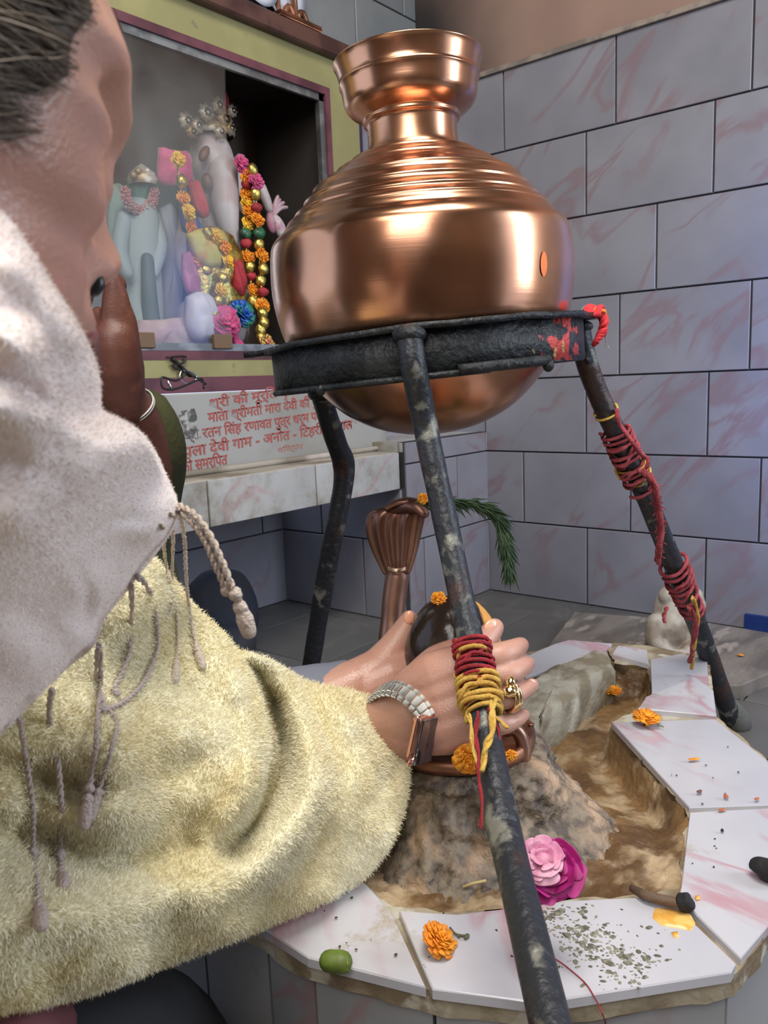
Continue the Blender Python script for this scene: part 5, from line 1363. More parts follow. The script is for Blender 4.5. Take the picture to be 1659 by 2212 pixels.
# ---- fleece sleeve
sl_out = [(-480, 1250), (-200, 1150), (60, 1120), (200, 1140), (300, 1185), (352, 1228), (385, 1268), (412, 1300), (448, 1335), (488, 1372), (514, 1402), (545, 1410), (585, 1425), (630, 1452), (668, 1472), (712, 1482), (760, 1490), (805, 1508), (842, 1540), (868, 1585), (882, 1640), (884, 1700), (870, 1765), (845, 1825), (800, 1885), (735, 1932), (650, 1970), (560, 2008), (450, 2050), (330, 2095), (210, 2140), (100, 2168), (0, 2184), (-200, 2240), (-450, 2200), (-620, 1800)]
dsl = interp2([(884, 1700, .845), (842, 1540, .845), (800, 1885, .83), (700, 1480, .83), (650, 1970, .79), (514, 1402, .76), (450, 2050, .72), (300, 1200, .66), (200, 2140, .64), (0, 2180, .60), (-400, 2200, .58), (-400, 1250, .60), (0, 1150, .62), (700, 1700, .80), (450, 1700, .72), (200, 1700, .64), (-100, 1700, .60)])
Rsl = lambda x, y: np.interp(x, [-400, 0, 300, 600, 884], [.10, .092, .086, .072, .052])
sl_cr = [([(528, 1410), (568, 1480), (598, 1560), (606, 1640), (585, 1720), (540, 1790), (500, 1830)], -.088, 32), ([(560, 1420), (625, 1500), (665, 1600), (668, 1700), (625, 1800), (560, 1880), (430, 1950)], .020, 34), ([(500, 1420), (535, 1520), (550, 1620), (530, 1720), (460, 1800)], .022, 30),
         ([(690, 1480), (745, 1560), (790, 1640), (800, 1700)], .013, 24), ([(640, 1470), (700, 1570), (740, 1690), (700, 1830)], -.012, 24), ([(-300, 1700), (-80, 1760), (120, 1830), (300, 1850), (460, 1820)], -.042, 60), ([(-300, 1990), (0, 1990), (250, 1950), (450, 1890), (590, 1830), (690, 1740)], .028, 70),
         ([(60, 1540), (160, 1600), (300, 1600), (430, 1540), (500, 1480)], .008, 60), ([(180, 1690), (330, 1680), (450, 1640), (520, 1600)], -.007, 40), ([(400, 1330), (440, 1420), (450, 1520)], -.006, 30), ([(-100, 1620), (60, 1680), (200, 1700)], -.026, 55)]
M_FLEECE = mat('pale_yellow_fleece', (0.88, 0.82, 0.58), .95, col2=(0.83, 0.74, 0.45), scale=11, lo=.4, hi=.65, bump=1.4, bscale=180, sheen=.6)
sleeve, slf, slm = body_from_outline('fleece_sleeve', sl_out, dsl, 210, Rsl, sl_cr, 9, M_FLEECE, wo, .007, 45)
# pile: tufts of fibre over the visible side of the sleeve
def pile(name, shell, n, length, wid, mt, parent, seed, jit=.7, vis=None):
    V, F = shell; rr = np.random.RandomState(seed)
    T = []
    for f in F:
        for k in range(1, len(f)-1): T.append((f[0], f[k], f[k+1]))
    T = np.array(T); A = np.array([tuple(v) for v in V]); p0, p1, p2 = A[T[:, 0]], A[T[:, 1]], A[T[:, 2]]
    cr_ = np.cross(p1-p0, p2-p0); ar = np.linalg.norm(cr_, axis=1); ar[ar == 0] = 1e-12; nn = cr_/ar[:, None]
    # only the part near the picture
    cen_ = (p0+p1+p2)/3; pc = (cen_-CAM) @ ROT; u_ = CX+FPX*pc[:, 0]/-pc[:, 2]; v_ = CY-FPX*pc[:, 1]/-pc[:, 2]
    wgt = ar*((u_ > -60) & (v_ < IH+60)); dsq = (pc**2).sum(1); wgt = wgt/dsq
    t = rr.choice(len(T), n, p=wgt/wgt.sum()); u, v = rr.rand(n), rr.rand(n); m = u+v > 1; u[m] = 1-u[m]; v[m] = 1-v[m]
    pos = p0[t]+(p1[t]-p0[t])*u[:, None]+(p2[t]-p0[t])*v[:, None]; N_ = nn[t]
    d = N_+rr.normal(0, jit, (n, 3))*.55+np.array([0, 0, -.25]); d /= np.linalg.norm(d, axis=1)[:, None]
    s_ = np.cross(d, rr.normal(0, 1, (n, 3))); s_ /= np.linalg.norm(s_, axis=1)[:, None]
    L_ = length*rr.uniform(.5, 1.2, n)[:, None]; W_ = wid*rr.uniform(.6, 1.2, n)[:, None]
    bend = rr.normal(0, .35, (n, 3))*L_
    v0 = pos-s_*W_-N_*.001; v1 = pos+s_*W_-N_*.001; q2_ = pos+d*L_*.6+s_*W_*.8; q3 = pos+d*L_*.6-s_*W_*.8; tip = pos+d*L_+bend*.5
    VV = np.stack([v0, v1, q2_, q3, tip], 1).reshape(-1, 3); idx = np.arange(n)*5
    me = bpy.data.meshes.new(name); me.vertices.add(n*5); me.vertices.foreach_set('co', VV.ravel())
    loops = np.stack([idx, idx+1, idx+2, idx+3, idx+3, idx+2, idx+4], 1).ravel(); me.loops.add(len(loops)); me.loops.foreach_set('vertex_index', loops)
    me.polygons.add(n*2); ls = np.stack([np.arange(n)*7, np.arange(n)*7+4], 1).ravel(); me.polygons.foreach_set('loop_start', ls); me.polygons.foreach_set('loop_total', np.tile([4, 3], n))
    me.update(calc_edges=True); me.shade_smooth(); me.materials.append(mt)
    o = bpy.data.objects.new(name, me); COL.objects.link(o); o.parent = parent; o.matrix_parent_inverse = Matrix.Translation(-WL.get(parent.name, Vector((0, 0, 0)))); o['kind'] = 'stuff'; WL[o.name] = Vector((0, 0, 0))
    return o
pile('fleece_pile', slm, 130000, .0042, .00034, mat('fleece_fibre', (0.91, 0.86, 0.66), .9, col2=(0.87, 0.79, 0.53), scale=11, sheen=.3), sleeve, 4)
pile('wool_nap', shm, 22000, .0014, .00016, M_SHAWL, shawl, 5)
# fringe
fringe_cord([(378, 1088), (420, 1112), (455, 1160), (480, 1215), (496, 1255), (512, 1290), (520, 1312)], .0021, M_CORD, True, (.8,), dep=[.47, .455, .45, .45, .452, .455, .457])
fringe_cord([(370, 1092), (410, 1125), (440, 1165), (462, 1215), (482, 1262), (490, 1278)], .0017, M_CORD, False, (.97,), dep=[.47, .457, .452, .452, .455, .457])
fringe_cord([(384, 1098), (398, 1160), (402, 1240), (408, 1310), (418, 1375), (426, 1405)], .0017, M_CORD, True, (.93,))
fringe_cord([(372, 1110), (374, 1180), (372, 1250), (380, 1320), (382, 1390), (380, 1432)], .0015, M_CORD, True, (.5,))
fringe_cord([(352, 1135), (356, 1200), (366, 1260), (372, 1300), (360, 1335)], .0014, M_CORD, False, ())
fringe_cord([(296, 1243), (322, 1275), (336, 1330), (338, 1400), (318, 1460), (282, 1505), (240, 1530), (214, 1528)], .0019, M_CORDD, False, (.95,))
fringe_cord([(284, 1262), (284, 1340), (280, 1400), (262, 1455), (246, 1488), (256, 1500)], .0017, M_CORDD, False, (.9,))
fringe_cord([(214, 1392), (218, 1460), (212, 1530), (208, 1600), (198, 1670), (190, 1725)], .0018, M_CORDD, True, (.9,))
fringe_cord([(212, 1400), (208, 1460), (226, 1520), (252, 1560), (240, 1620), (222, 1680), (212, 1712)], .0016, M_CORDD, True, ())
fringe_cord([(112, 1492), (106, 1550), (124, 1640), (132, 1740), (130, 1830), (134, 1890)], .0019, M_CORDD, True, (.85,))
fringe_cord([(42, 1556), (56, 1640), (70, 1740), (72, 1840), (82, 1920), (86, 1962)], .0018, M_CORDD, True, (.6,))
# far sleeve of the left arm and the lower body
b = B(); b.limb([P(-250, 1500, .87), P(250, 1600, .89), P(560, 1560, .895), P(690, 1518, .90), P(738, 1497, .90)], [.075, .065, .055, .043, .036], 24, 6); fs = b.build('far_sleeve', mat('grey_blue_cuff', (0.16, 0.17, 0.21), .8), wo)
b = B(); b.limb([nk1+Vector((0, 0, -.06)), nk1+Vector((0, 0, -.16))-RIGHT*.06, tor+Vector((0, 0, -.02))-RIGHT*.02], [.10, .17, .185], 28, 5); b.build('jacket', M_FLEECE, wo)
kn = P(-5, 2262, .66)
M_TRS = mat('maroon_trousers', (0.20, 0.07, 0.08), .8, col2=(0.13, 0.04, 0.05), scale=14)
hip = tor+Vector((0, 0, -.02)); 
b = B(); b.limb([Vector((hip.x, hip.y, .12)), Vector((hip.x*.5+kn.x*.5, hip.y*.5+kn.y*.5, .13)), Vector((kn.x, kn.y, kn.z))], [.12, .08, .048], 24, 5); b.build('trouser_leg_or_shade_fill', M_TRS, wo)
B().limb([Vector((hip.x, hip.y, .12)), P(150, 2330, .80), P(350, 2330, .86), P(300, 2480, .92)], [.12, .075, .065, .05], 24, 5).build('trouser_leg_or_shade_fill', mat('dark_trousers_or_shade_fill', (.03, .03, .035), .85), wo)  # dark limb added to stand in for the shaded floor at lower left

# ------------------------------------------------------------------ second person, behind
p2 = empty('person', P(330, 1300, 1.12), 'person behind in an olive sleeve, brown hand raised, white thread at the wrist', 'person')
A_ = B(); D2 = 1.02
A_.limb([P(200, 1200, 1.20), P(320, 1040, 1.12), P(300, 920, 1.06), P(268, 860, 1.03)], [.040, .036, .030, .025], 20, 6)
A_.limb([P(268, 880, 1.03), P(255, 800, 1.02), P(248, 740, 1.015)], [.0255, .031, .029], 20, 5)
for pts, r0 in (([(262, 800), (268, 730), (262, 660), (252, 612)], .0125), ([(250, 790), (252, 720), (250, 650), (246, 600)], .0128), ([(240, 790), (238, 720), (240, 655), (242, 606)], .012), ([(272, 810), (280, 750), (278, 700), (270, 662)], .0115)):
    A_.limb([P(x, y, 1.01+.012*k*(1 if i < 3 else 0)) for i, (x, y) in enumerate(pts) for k in (0,)], [r0*1.25, r0, r0*.9, r0*.65], 14, 5)
A_.limb([P(240, 850, 1.03), P(214, 780, 1.03), P(208, 720, 1.03), P(212, 678, 1.025)], [.017, .015, .0125, .009], 14, 5)
# other arm, torso, neck and head, bowed towards the shrine
hd = P(60, 560, 1.10); ch = P(130, 1150, 1.22); hp_ = Vector((ch.x+.02, ch.y-.02, .17))
A_.limb([hd+Vector((0, 0, -.06)), hd+Vector((-.02, .0, -.15))], [.05, .055], 20, 4)
A_.ball(hd, (.076, .095, .112), 32, 24, f=lambda v: Vector((v.x*(1-.12*max(0, -v.z/.11)), v.y, v.z)))
A_.limb([hd+RIGHT*.09+Vector((0, 0, -.01)), hd+RIGHT*.105+Vector((0, 0, -.03))], [.010, .012], 12, 3)
A_.limb([hd+Vector((-.02, .0, -.16)), ch, hp_], [.07, .13, .14], 24, 5)
pb = A_.build('body', M_DSKIN, p2); rm = pb.modifiers.new('weld', 'REMESH'); rm.mode = 'VOXEL'; rm.voxel_size = .0034; sm = pb.modifiers.new('soft', 'SMOOTH'); sm.factor = .5; sm.iterations = 3; bake(pb)
M_OLIVE = mat('olive_cloth', (0.065, 0.070, 0.025), .85, col2=(0.045, 0.05, 0.018), scale=12, bump=.5, bscale=120)
b = B(); b.limb([ch+Vector((0, 0, .08))-RIGHT*.05, P(190, 1210, 1.24), P(290, 1130, 1.18), P(325, 1045, 1.14), P(332, 965, 1.105), P(315, 903, 1.085)], [.075, .062, .050, .044, .042, .037], 24, 6); b.build('sleeve', M_OLIVE, p2)
b = B(); b.limb([hd+Vector((-.02, .0, -.15)), ch, hp_], [.08, .145, .155], 24, 5); b.build('shirt', M_OLIVE, p2)
b = B(); b.ball(hd+Vector((-.01, -.01, .015)), (.083, .10, .112), 28, 20, f=lambda v: v if v.z > -.03 else v*.9); b.build('hair', mat('black_hair', (.012, .010, .009), .5), p2)
b = B(); b.limb([hp_, Vector((hp_.x+.20, hp_.y+.02, .10)), Vector((hp_.x+.24, hp_.y-.05, .06))], [.13, .08, .06], 20, 4); b.build('trousers', mat('dark_trousers_or_shade_fill', (.03, .03, .035), .85), p2)
c0 = P(281, 880, 1.045); dv = (P(268, 860, 1.03)-P(300, 920, 1.06)).normalized(); u0 = dv.orthogonal().normalized(); v0 = dv.cross(u0); b = B()
for o_ in (0, .0035): b.tube([c0+dv*o_+(u0*math.cos(t)+v0*math.sin(t))*.0305 for t in np.linspace(0, 2*math.pi, 30)], .0013, 6, caps=False)
b.build('wrist_thread', mat('white_thread', (.6, .6, .58), .8), p2)

# ------------------------------------------------------------------ threads tied on the stand
M_THR = mat('red_thread', (0.36, 0.018, 0.028), .85, col2=(0.24, 0.012, 0.02), scale=60, bump=1, bscale=500)
M_THY = mat('yellow_thread', (0.62, 0.40, 0.08), .85, col2=(0.50, 0.28, 0.05), scale=60, bump=1, bscale=500)
M_THP = mat('faded_red_thread', (0.36, 0.06, 0.075), .85, col2=(0.24, 0.03, 0.04), scale=60, bump=1, bscale=500)
def px_of2(p):
    c = ROT.T @ (np.array(p)-CAM); return CX+FPX*c[0]/-c[2], CY-FPX*c[1]/-c[2]
def on_leg(LEG, RR, y):
    q, r_ = smoothpath([Vector(p) for p in LEG], RR, 12)
    k = min(range(len(q)), key=lambda i: abs(px_of2(q[i])[1]-y)); t = (q[min(k+1, len(q)-1)]-q[max(k-1, 0)]).normalized()
    return q[k], r_[k], t
def coil(b, LEG, RR, y0, y1, turns, r_, seed, slack=.002):
    rr = random.Random(seed); pts = []; n = int(turns*14)
    for i in range(n+1):
        t = i/n; c, lr, tg = on_leg(LEG, RR, y0+(y1-y0)*t+rr.uniform(-1, 1)+5*math.sin(t*turns*2.1+seed)); u = tg.cross(BACK).normalized(); v = tg.cross(u)
        a = t*turns*2*math.pi; k = lr+r_*.6+slack*(.5+.5*math.sin(i*.9+seed)); pts.append(c+(u*math.cos(a)+v*math.sin(a))*k)
    b.tube(pts, r_, 7, res=2)
def strandx(b, pts, r_, seed=0, wob=.0015, plies=2):
    q, _ = smoothpath([Vector(p) for p in pts], [0]*len(pts), 8); rr = random.Random(seed)
    for k in range(plies):
        s_ = rr.uniform(0, 6); b.tube([p+Vector((wob*math.sin(i*.55+s_), wob*math.cos(i*.5+s_), wob*.5*math.sin(i*.7+s_))) for i, p in enumerate(q)], r_, 6)
e = empty('tied_thread', P(1020, 1460, .73), 'thick red and yellow thread wound round the front leg of the stand', 'thread', 'threads tied on the iron stand')
b = B()
coil(b, LEGF, LEGFR, 1378, 1440, 6, .0021, 1); coil(b, LEGF, LEGFR, 1388, 1490, 7, .0020, 2, .004); coil(b, LEGF, LEGFR, 1420, 1530, 5, .0017, 4, .003)
strandx(b, [P(1030, 1540, .685), P(1030, 1600, .675), P(1034, 1660, .665), P(1040, 1730, .65), P(1038, 1790, .64)], .0011, 3); strandx(b, [P(1056, 1525, .70), P(1074, 1580, .695), P(1078, 1640, .69), P(1086, 1690, .68)], .0011, 5)
b.build('red_strands', M_THR, e)
b = B()
coil(b, LEGF, LEGFR, 1455, 1520, 5, .0024, 7, .005); coil(b, LEGF, LEGFR, 1470, 1540, 4, .0022, 9, .005); coil(b, LEGF, LEGFR, 1400, 1425, 1.2, .0022, 11, .004); coil(b, LEGF, LEGFR, 1480, 1555, 3, .0022, 12, .004)
strandx(b, [P(1066, 1510, .69), P(1062, 1570, .672), P(1050, 1620, .662), P(1040, 1665, .655)], .0019, 6, .002, 3); strandx(b, [P(1012, 1545, .695), P(1020, 1600, .685), P(1032, 1655, .67)], .0012, 8); strandx(b, [P(1062, 1535, .70), P(1080, 1560, .70), P(1096, 1570, .70)], .0016, 10)
b.build('yellow_strands', M_THY, e)
e = empty('tied_thread', P(1355, 980, 1.08), 'faded red thread clump with yellow wisps on the upper half of the right stand leg', 'thread', 'threads tied on the iron stand')
b = B()
coil(b, LEGR, LEGRR, 925, 990, 6, .0022, 13, .004); coil(b, LEGR, LEGRR, 960, 1050, 6, .0022, 14, .005); coil(b, LEGR, LEGRR, 940, 1030, 4, .0022, 15, .006)
strandx(b, [P(1328, 885, 1.03), P(1345, 925, 1.03), P(1372, 965, 1.03), P(1396, 990, 1.05), P(1398, 1010, 1.05)], .0026, 16, .002, 3); strandx(b, [P(1385, 1015, 1.06), P(1412, 1045, 1.07), P(1420, 1090, 1.09), P(1428, 1140, 1.11), P(1424, 1180, 1.12), P(1420, 1215, 1.14)], .0028, 17, .003, 4)
for k in range(40):
    t = k/39; c = P(1405+20*math.sin(t*2), 1030+170*t, 1.07+.07*t); b.tube([c, c+RIGHT*rnd.uniform(-.010, .014)+UP*rnd.uniform(-.01, .008)+BACK*.006], .0009, 4)
b.build('red_strands', M_THP, e)
b = B(); coil(b, LEGR, LEGRR, 886, 894, 1.5, .0016, 18, .001); b.build('yellow_loop', M_THY, e); b = B(); coil(b, LEGR, LEGRR, 985, 1035, 3, .0014, 19, .006); b.build('yellow_strands', M_THY, e); b = B(); strandx(b, [P(1322, 960, 1.06), P(1326, 1000, 1.07), P(1340, 1035, 1.08)], .0014, 20, .003, 1); b.build('yellow_wisp', M_THY, e)
e = empty('tied_thread', P(1455, 1260, 1.2), 'dull red thread bundle knotted low on the right leg, with a tail hanging down', 'thread', 'threads tied on the iron stand')
b = B(); coil(b, LEGR, LEGRR, 1215, 1262, 5, .0028, 21, .006); coil(b, LEGR, LEGRR, 1240, 1290, 4, .0026, 22, .007); coil(b, LEGR, LEGRR, 1300, 1318, 3, .0024, 23, .006)
strandx(b, [P(1490, 1310, 1.23), P(1502, 1350, 1.26), P(1497, 1400, 1.30), P(1490, 1430, 1.33)], .0022, 24, .003, 4); strandx(b, [P(1440, 1312, 1.2), P(1434, 1330, 1.2), P(1436, 1345, 1.2)], .0018, 25)
b.build('red_strands', M_THP, e)
b = B(); strandx(b, [P(1495, 1290, 1.22), P(1507, 1330, 1.25), P(1500, 1390, 1.29), P(1494, 1445, 1.34)], .0018, 26, .002, 2); b.build('yellow_strands', M_THY, e)
e = empty('tied_thread', PH(1285, 680, DP+.0), 'bright red and orange thread tuft hanging off the right tab of the iron ring', 'thread', 'threads tied on the iron stand')
b = B(); d_ = 1.0
c0 = PH(1278, 680, DP)
for k in range(9): b.tube([PH(1262+4*k, 684, DP-.02), PH(1266+4*k, 664-3*math.sin(k), DP-.015), PH(1280+3*k, 662+k, DP), PH(1292, 676, DP+.01)], .0022, 6, res=3)
strandx(b, [PH(1296, 672, DP-.01), PH(1304, 700, DP-.01), PH(1296, 725, DP-.01), PH(1286, 742, DP-.01)], .0028, 30, .003, 4); strandx(b, [PH(1300, 672, DP), PH(1308, 700, DP), PH(1302, 722, DP)], .0022, 31, .003, 3)
b.build('red_strands', mat('bright_red_thread', (0.62, 0.03, 0.04), .8), e)
b = B()
for k in range(6): b.tube([PH(1282+4*k, 672, DP-.018), PH(1292+3*k, 664+2*k, DP-.012), PH(1304, 684+2*k, DP-.008)], .0020, 6, res=3)
b.build('orange_strands', mat('orange_thread', (0.90, 0.25, 0.04), .8), e)
b = B(); strandx(b, [PH(1300, 715, DP), PH(1309, 735, DP), PH(1315, 752, DP)], .0006, 32, .001, 1); b.build('grey_tail', mat('grey_thread', (.35, .3, .32), .9), e); b = B(); b.tube([PH(1254, 682, DP-.01), PH(1258, 668, DP-.01), PH(1268, 660, DP-.01)], .0012, 6, res=3); b.build('grey_wisp', mat('grey_thread', (.35, .3, .32), .9), e)
st1 = B(); strandx(st1, [po(x, y, ZO+.0085) for x, y in ((1160, 2000), (1175, 2050), (1220, 2085), (1265, 2125), (1290, 2165), (1300, 2188))]+[po(1304, 2195, ZO-.01), po(1308, 2212, ZO-.03)], .00055, 40, .0005, 1)
o = st1.build('loose_thread', M_THR, base=True); tag(o, 'single fine red thread lying across the front tiles and hanging over the edge', 'thread')

# ------------------------------------------------------------------ flowers, petals and bits
M_LEAF = mat('dark_green_leaf', (0.022, 0.055, 0.018), .5, col2=(0.045, 0.085, 0.03), scale=50)
M_STEM = mat('green_stem', (0.12, 0.16, 0.05), .6)
def bloom(c, r_, label, up=Vector((0, 0, 1)), seed=0, group=None, m1=None, n=90, stem=None, cal=True, squash=.6, name='marigold'):
    e = empty(name, c, label, 'flower', group or 'marigold heads around the stone')
    petals(B(), c+Vector((0, 0, r_*.45)), r_, n, up=up, seed=seed, squash=squash).build('petals', m1 or M_MARI, e)
    if cal:
        d = -up.normalized(); B().limb([c+Vector((0, 0, r_*.45))+d*r_*.1, c+Vector((0, 0, r_*.45))+d*r_*.55], [r_*.35, r_*.22], 10, 2).build('calyx', M_STEM, e)
    if stem: B().tube(stem, .0009, 6, res=4).build('stem', M_STEM, e)
    return e
zt_ = ZO+.0075
bloom(po(948, 2050, zt_), .0165, 'wilted orange marigold head on the front tile left of the stand leg', up=Vector((.3, -.5, .8)), seed=1)
bloom(po(1397, 1563, zt_), .0185, 'flattened orange marigold head on the corner of the right-hand tile', up=Vector((0, -.1, 1)), seed=2, squash=.35, stem=[po(1420, 1566, zt_+.004), po(1434, 1570, zt_+.002)])
bloom(po(1326, 1500, ZO-.035), .0125, 'small orange marigold with a green stalk lying in the back of the basin', seed=3, stem=[po(1322, 1494, ZO-.02), po(1312, 1484, ZO-.015)])
bloom(Vector((LC.x, LC.y, 0))+(P(1012, 1650, .80)-Vector((LC.x, LC.y, 0))), .0150, 'orange marigold wedged between the hands and the copper ring', up=BACK, seed=4)
bloom(P(948, 1300, .862), .0085, 'orange marigold tuft on top of the dark stone', up=BACK+UP, seed=5, n=50, cal=False)
bloom(P(1028, 1332, .868), .0060, 'small orange marigold tuft on the ochre side of the stone', up=BACK, seed=6, n=40, cal=False)
bloom(P(1104, 1637, .795), .0060, 'tiny orange petal clump on the small copper coil', up=BACK, seed=7, n=40, cal=False)
def petal(x, y, z, s_, mt, label, ang=0, name='petal', long=1.8):
    c = po(x, y, z); R_ = Matrix.Rotation(ang, 3, 'Z'); b = B()
    b.ball(c+Vector((0, 0, .0012)), (s_*long, s_, .0011), 14, 8, R=R_, f=lambda v: Vector((v.x, v.y*(1-.3*v.x/(s_*long)), v.z+.10*abs(v.x))))
    o = b.build(name, mt, base=True); return tag(o, label, 'petal', 'loose petals and scraps on the tiles')
petal(1500, 1642, zt_, .0026, M_MARI, 'orange petal lying flat on the right-hand tile', -.75, long=3)
petal(1600, 1416, .032, .006, M_MARI, 'orange petal on the stone board behind the stand leg', .3, long=1.2)
petal(1190, 1662, ZO-.022, .0045, M_YELF, 'bright yellow petal standing in the middle of the basin', .9)
M_WILT = mat('brown_wilted', (0.16, 0.07, 0.06), .7)
petal(1511, 1712, zt_, .0025, M_WILT, 'small brown shrivelled petal on the right-hand tile, nearest its joint', -.2, long=1.7)
petal(1568, 1722, zt_, .0026, mat('rust_wet', (0.45, 0.12, 0.05), .2), 'glossy rust coloured petal scrap beside the white tile joint', .5)
petal(1635, 1728, zt_, .0020, mat('rust_wet', (0, 0, 0)), 'second rust coloured scrap, at the right edge by the tile joint', -.4)
petal(1560, 1752, zt_, .0020, mat('rust_wet', (0, 0, 0)), 'rust coloured scrap just in front of the white tile joint', -.7, long=2.4)
petal(1560, 1796, zt_, .0016, mat('charcoal_bit', (.02, .02, .02), .8), 'tiny black leaf crumb on the right front tile', .3)
c = po(1298, 1785, ZO-.045); b = B(); b.ball(c+Vector((0, 0, .005)), (.005, .009, .005), 14, 10, R=Matrix.Rotation(.5, 3, 'Z'), f=blobf(.4, 200)); o = b.build('jasmine_bud', mat('wilted_white', (.55, .5, .45), .5, col2=(.2, .12, .12), scale=90), base=True); tag(o, 'wilted whitish bud in the basin right of the pink flower', 'flower')
c = po(1286, 1886, ZO-.03); b = B(); b.ball(c+Vector((0, 0, .003)), (.004, .004, .003), 12, 8); o = b.build('seed', mat('charcoal_bit', (0, 0, 0)), base=True); tag(o, 'small dark seed on the basin floor near its front right corner', 'seed')
# pink flower
pk = empty('pink_rose', po(1180, 1880, ZO-.015), 'crumpled magenta flower with pale pink folds on the front of the basin', 'flower')
c = P(1192, 1868, .700)
ro1 = petals(B(), c+UP*-.004, .026, 30, up=(BACK*.7+UP*.5-RIGHT*.1), seed=21, squash=.5, wid=1.1, curl=.6).build('outer_petals', mat('magenta_petal', (0.42, 0.015, 0.20), .55, col2=(0.30, 0.01, 0.13), scale=60, sss=.1), pk)
ro_ = petals(B(), c+UP*.006-RIGHT*.008+BACK*.006, .018, 20, up=(BACK*.6+UP*.8-RIGHT*.2), seed=25, squash=.5, wid=1.1, curl=.6).build('inner_petals', mat('pale_pink_petal', (0.72, 0.36, 0.48), .55, col2=(0.60, 0.2, 0.36), scale=60, sss=.1), pk)
subsurf(ro_, 2); subsurf(ro1, 2)
# lime bud, stalk, burnt stick, charcoal
bd = empty('green_bud', po(727, 2080, zt_), 'green bud with a yellow cut end on the front left tile', 'bud')
B().limb([po(712, 2076, zt_+.008), po(738, 2078, zt_+.008)], [.0085, .0088], 18, 4).build('husk', mat('lime_green_husk', (0.14, 0.22, 0.03), .5, col2=(0.10, 0.14, 0.02), scale=50), bd)
b = petals(B(), po(747, 2080, zt_+.008), .007, 20, up=RIGHT, seed=31); b.build('cut_end', mat('yellow_green_floret', (0.55, 0.50, 0.08), .6), bd)
b = B(); b.tube([po(972, 2004, zt_+.003), po(985, 2018, zt_+.002), po(1008, 2022, zt_+.001)], .0010, 6, res=4); b.tube([po(984, 2016, zt_+.002), po(992, 2026, zt_+.001)], .0008, 6); b.ball(po(1008, 2023, zt_+.002), (.0035, .002, .002), 10, 8); o = b.build('flower_stalk', mat('dry_green_stalk', (0.10, 0.10, 0.05), .7), base=True); tag(o, 'thin dry forked stalk beside the marigold on the front tile', 'stalk')
sk = empty('burnt_stick', po(1430, 1935, zt_), 'short brown stick with a black charred end across the front right tile corner', 'stick')
B().tube([po(1364, 1918, zt_+.003), po(1395, 1934, zt_+.006), po(1432, 1944, zt_+.007), po(1468, 1950, zt_+.008)], [.0030, .0048, .0046, .0040], 12, res=5).build('shaft', mat('smoked_wood', (0.075, 0.045, 0.028), .7, col2=(0.13, 0.08, 0.05), scale=40, bump=1, bscale=200), sk)
B().ball(po(1481, 1948, zt_+.009), (.0085, .0075, .0085), 18, 14, f=blobf(.45, 140)).build('charred_end', mat('charcoal', (.012, .012, .014), .8, bump=1, bscale=200), sk)
b = B(); b.ball(po(1664, 1880, zt_+.010), (.010, .016, .011), 18, 12, f=blobf(.3, 90)); o = b.build('charcoal_lump', mat('charcoal', (0, 0, 0)), base=True); tag(o, 'black charcoal lump at the right edge of the picture on the tiles', 'charcoal')
b = B(); b.tube([po(1000, 1916, ZO+.000), po(1022, 1908, ZO+.003), po(1050, 1902, ZO+.004)], .0014, 6); o = b.build('straw', mat('straw', (.55, .42, .18), .7), base=True); tag(o, 'short yellow straw lying on the basin edge left of the stand leg', 'straw')
# ash crumbs
b = B(); rr = random.Random(5)
for i in range(620):
    t = rr.random(); x = 1150+t*260+rr.gauss(0, 42); y = 1965+t*150+rr.gauss(0, 24)
    if x < 1140 or x > 1480 or y < 1950 or y > 2140 or (y > 2090 and x > 1400): continue
    s_ = abs(rr.gauss(0, .0010))+.0004; b.ball(po(x, y, zt_-.0005), (s_*rr.uniform(.8, 2.2), s_, s_*.4), 6, 4, R=Matrix.Rotation(rr.uniform(0, 3), 3, 'Z'))
o = b.build('ash_crumbs', mat('ash', (0.10, 0.095, 0.07), .9, col2=(0.25, 0.24, 0.18), scale=200), base=True); tag(o, 'grey ash crumbs strewn over the front tile right of the stand leg', 'ash', kind='stuff')
b = B()
for i in range(90):
    x, y = rr.uniform(700, 1600), rr.uniform(1600, 2130); q = po(x, y, zt_-.0005)
    if not pip(q, OUT) or pip(q, INN): continue
    s_ = rr.uniform(.0004, .0013); b.ball(q, (s_, s_*1.5, s_*.5), 6, 4, R=Matrix.Rotation(rr.uniform(0, 3), 3, 'Z'))
o = b.build('grit', mat('dark_grit', (0.05, 0.035, 0.03), .9), base=True); tag(o, 'scattered specks of dark grit on the platform tiles', 'grit', kind='stuff')
# dried orange spill
def spill(pts, label, mt, name='spill'):
    q = rough_edge([po(x, y, zt_+.0004) for x, y in pts], .0016, .003, 4); c = sum(q, Vector())/len(q); n = len(q)
    V = [v-Vector((0, 0, .001)) for v in q]+[c+(v-c)*.93+Vector((0, 0, .0004)) for v in q]+[c+Vector((0, 0, .0004))]
    F = [(i, (i+1) % n, n+(i+1) % n, n+i) for i in range(n)]+[(n+i, n+(i+1) % n, 2*n) for i in range(n)]
    o = B().add(V, F).build(name, mt, base=True); return tag(o, label, 'stain')
M_SPILL = mat('dried_orange_syrup', (0.70, 0.36, 0.07), .25, col2=(0.80, 0.48, 0.14), scale=60)
spill([(1414, 1962), (1450, 1960), (1492, 1975), (1500, 1992), (1492, 2008), (1462, 2004), (1430, 1998), (1410, 1982)], 'large dried orange spill on the front tile behind the burnt stick', M_SPILL)
spill([(1450, 2014), (1464, 2012), (1468, 2022), (1456, 2026)], 'small orange drip in front of the large orange spill', M_SPILL)
spill([(1500, 1934), (1514, 1932), (1514, 1942), (1502, 1943)], 'orange drip on the right tile beside the charred stick end', M_SPILL)

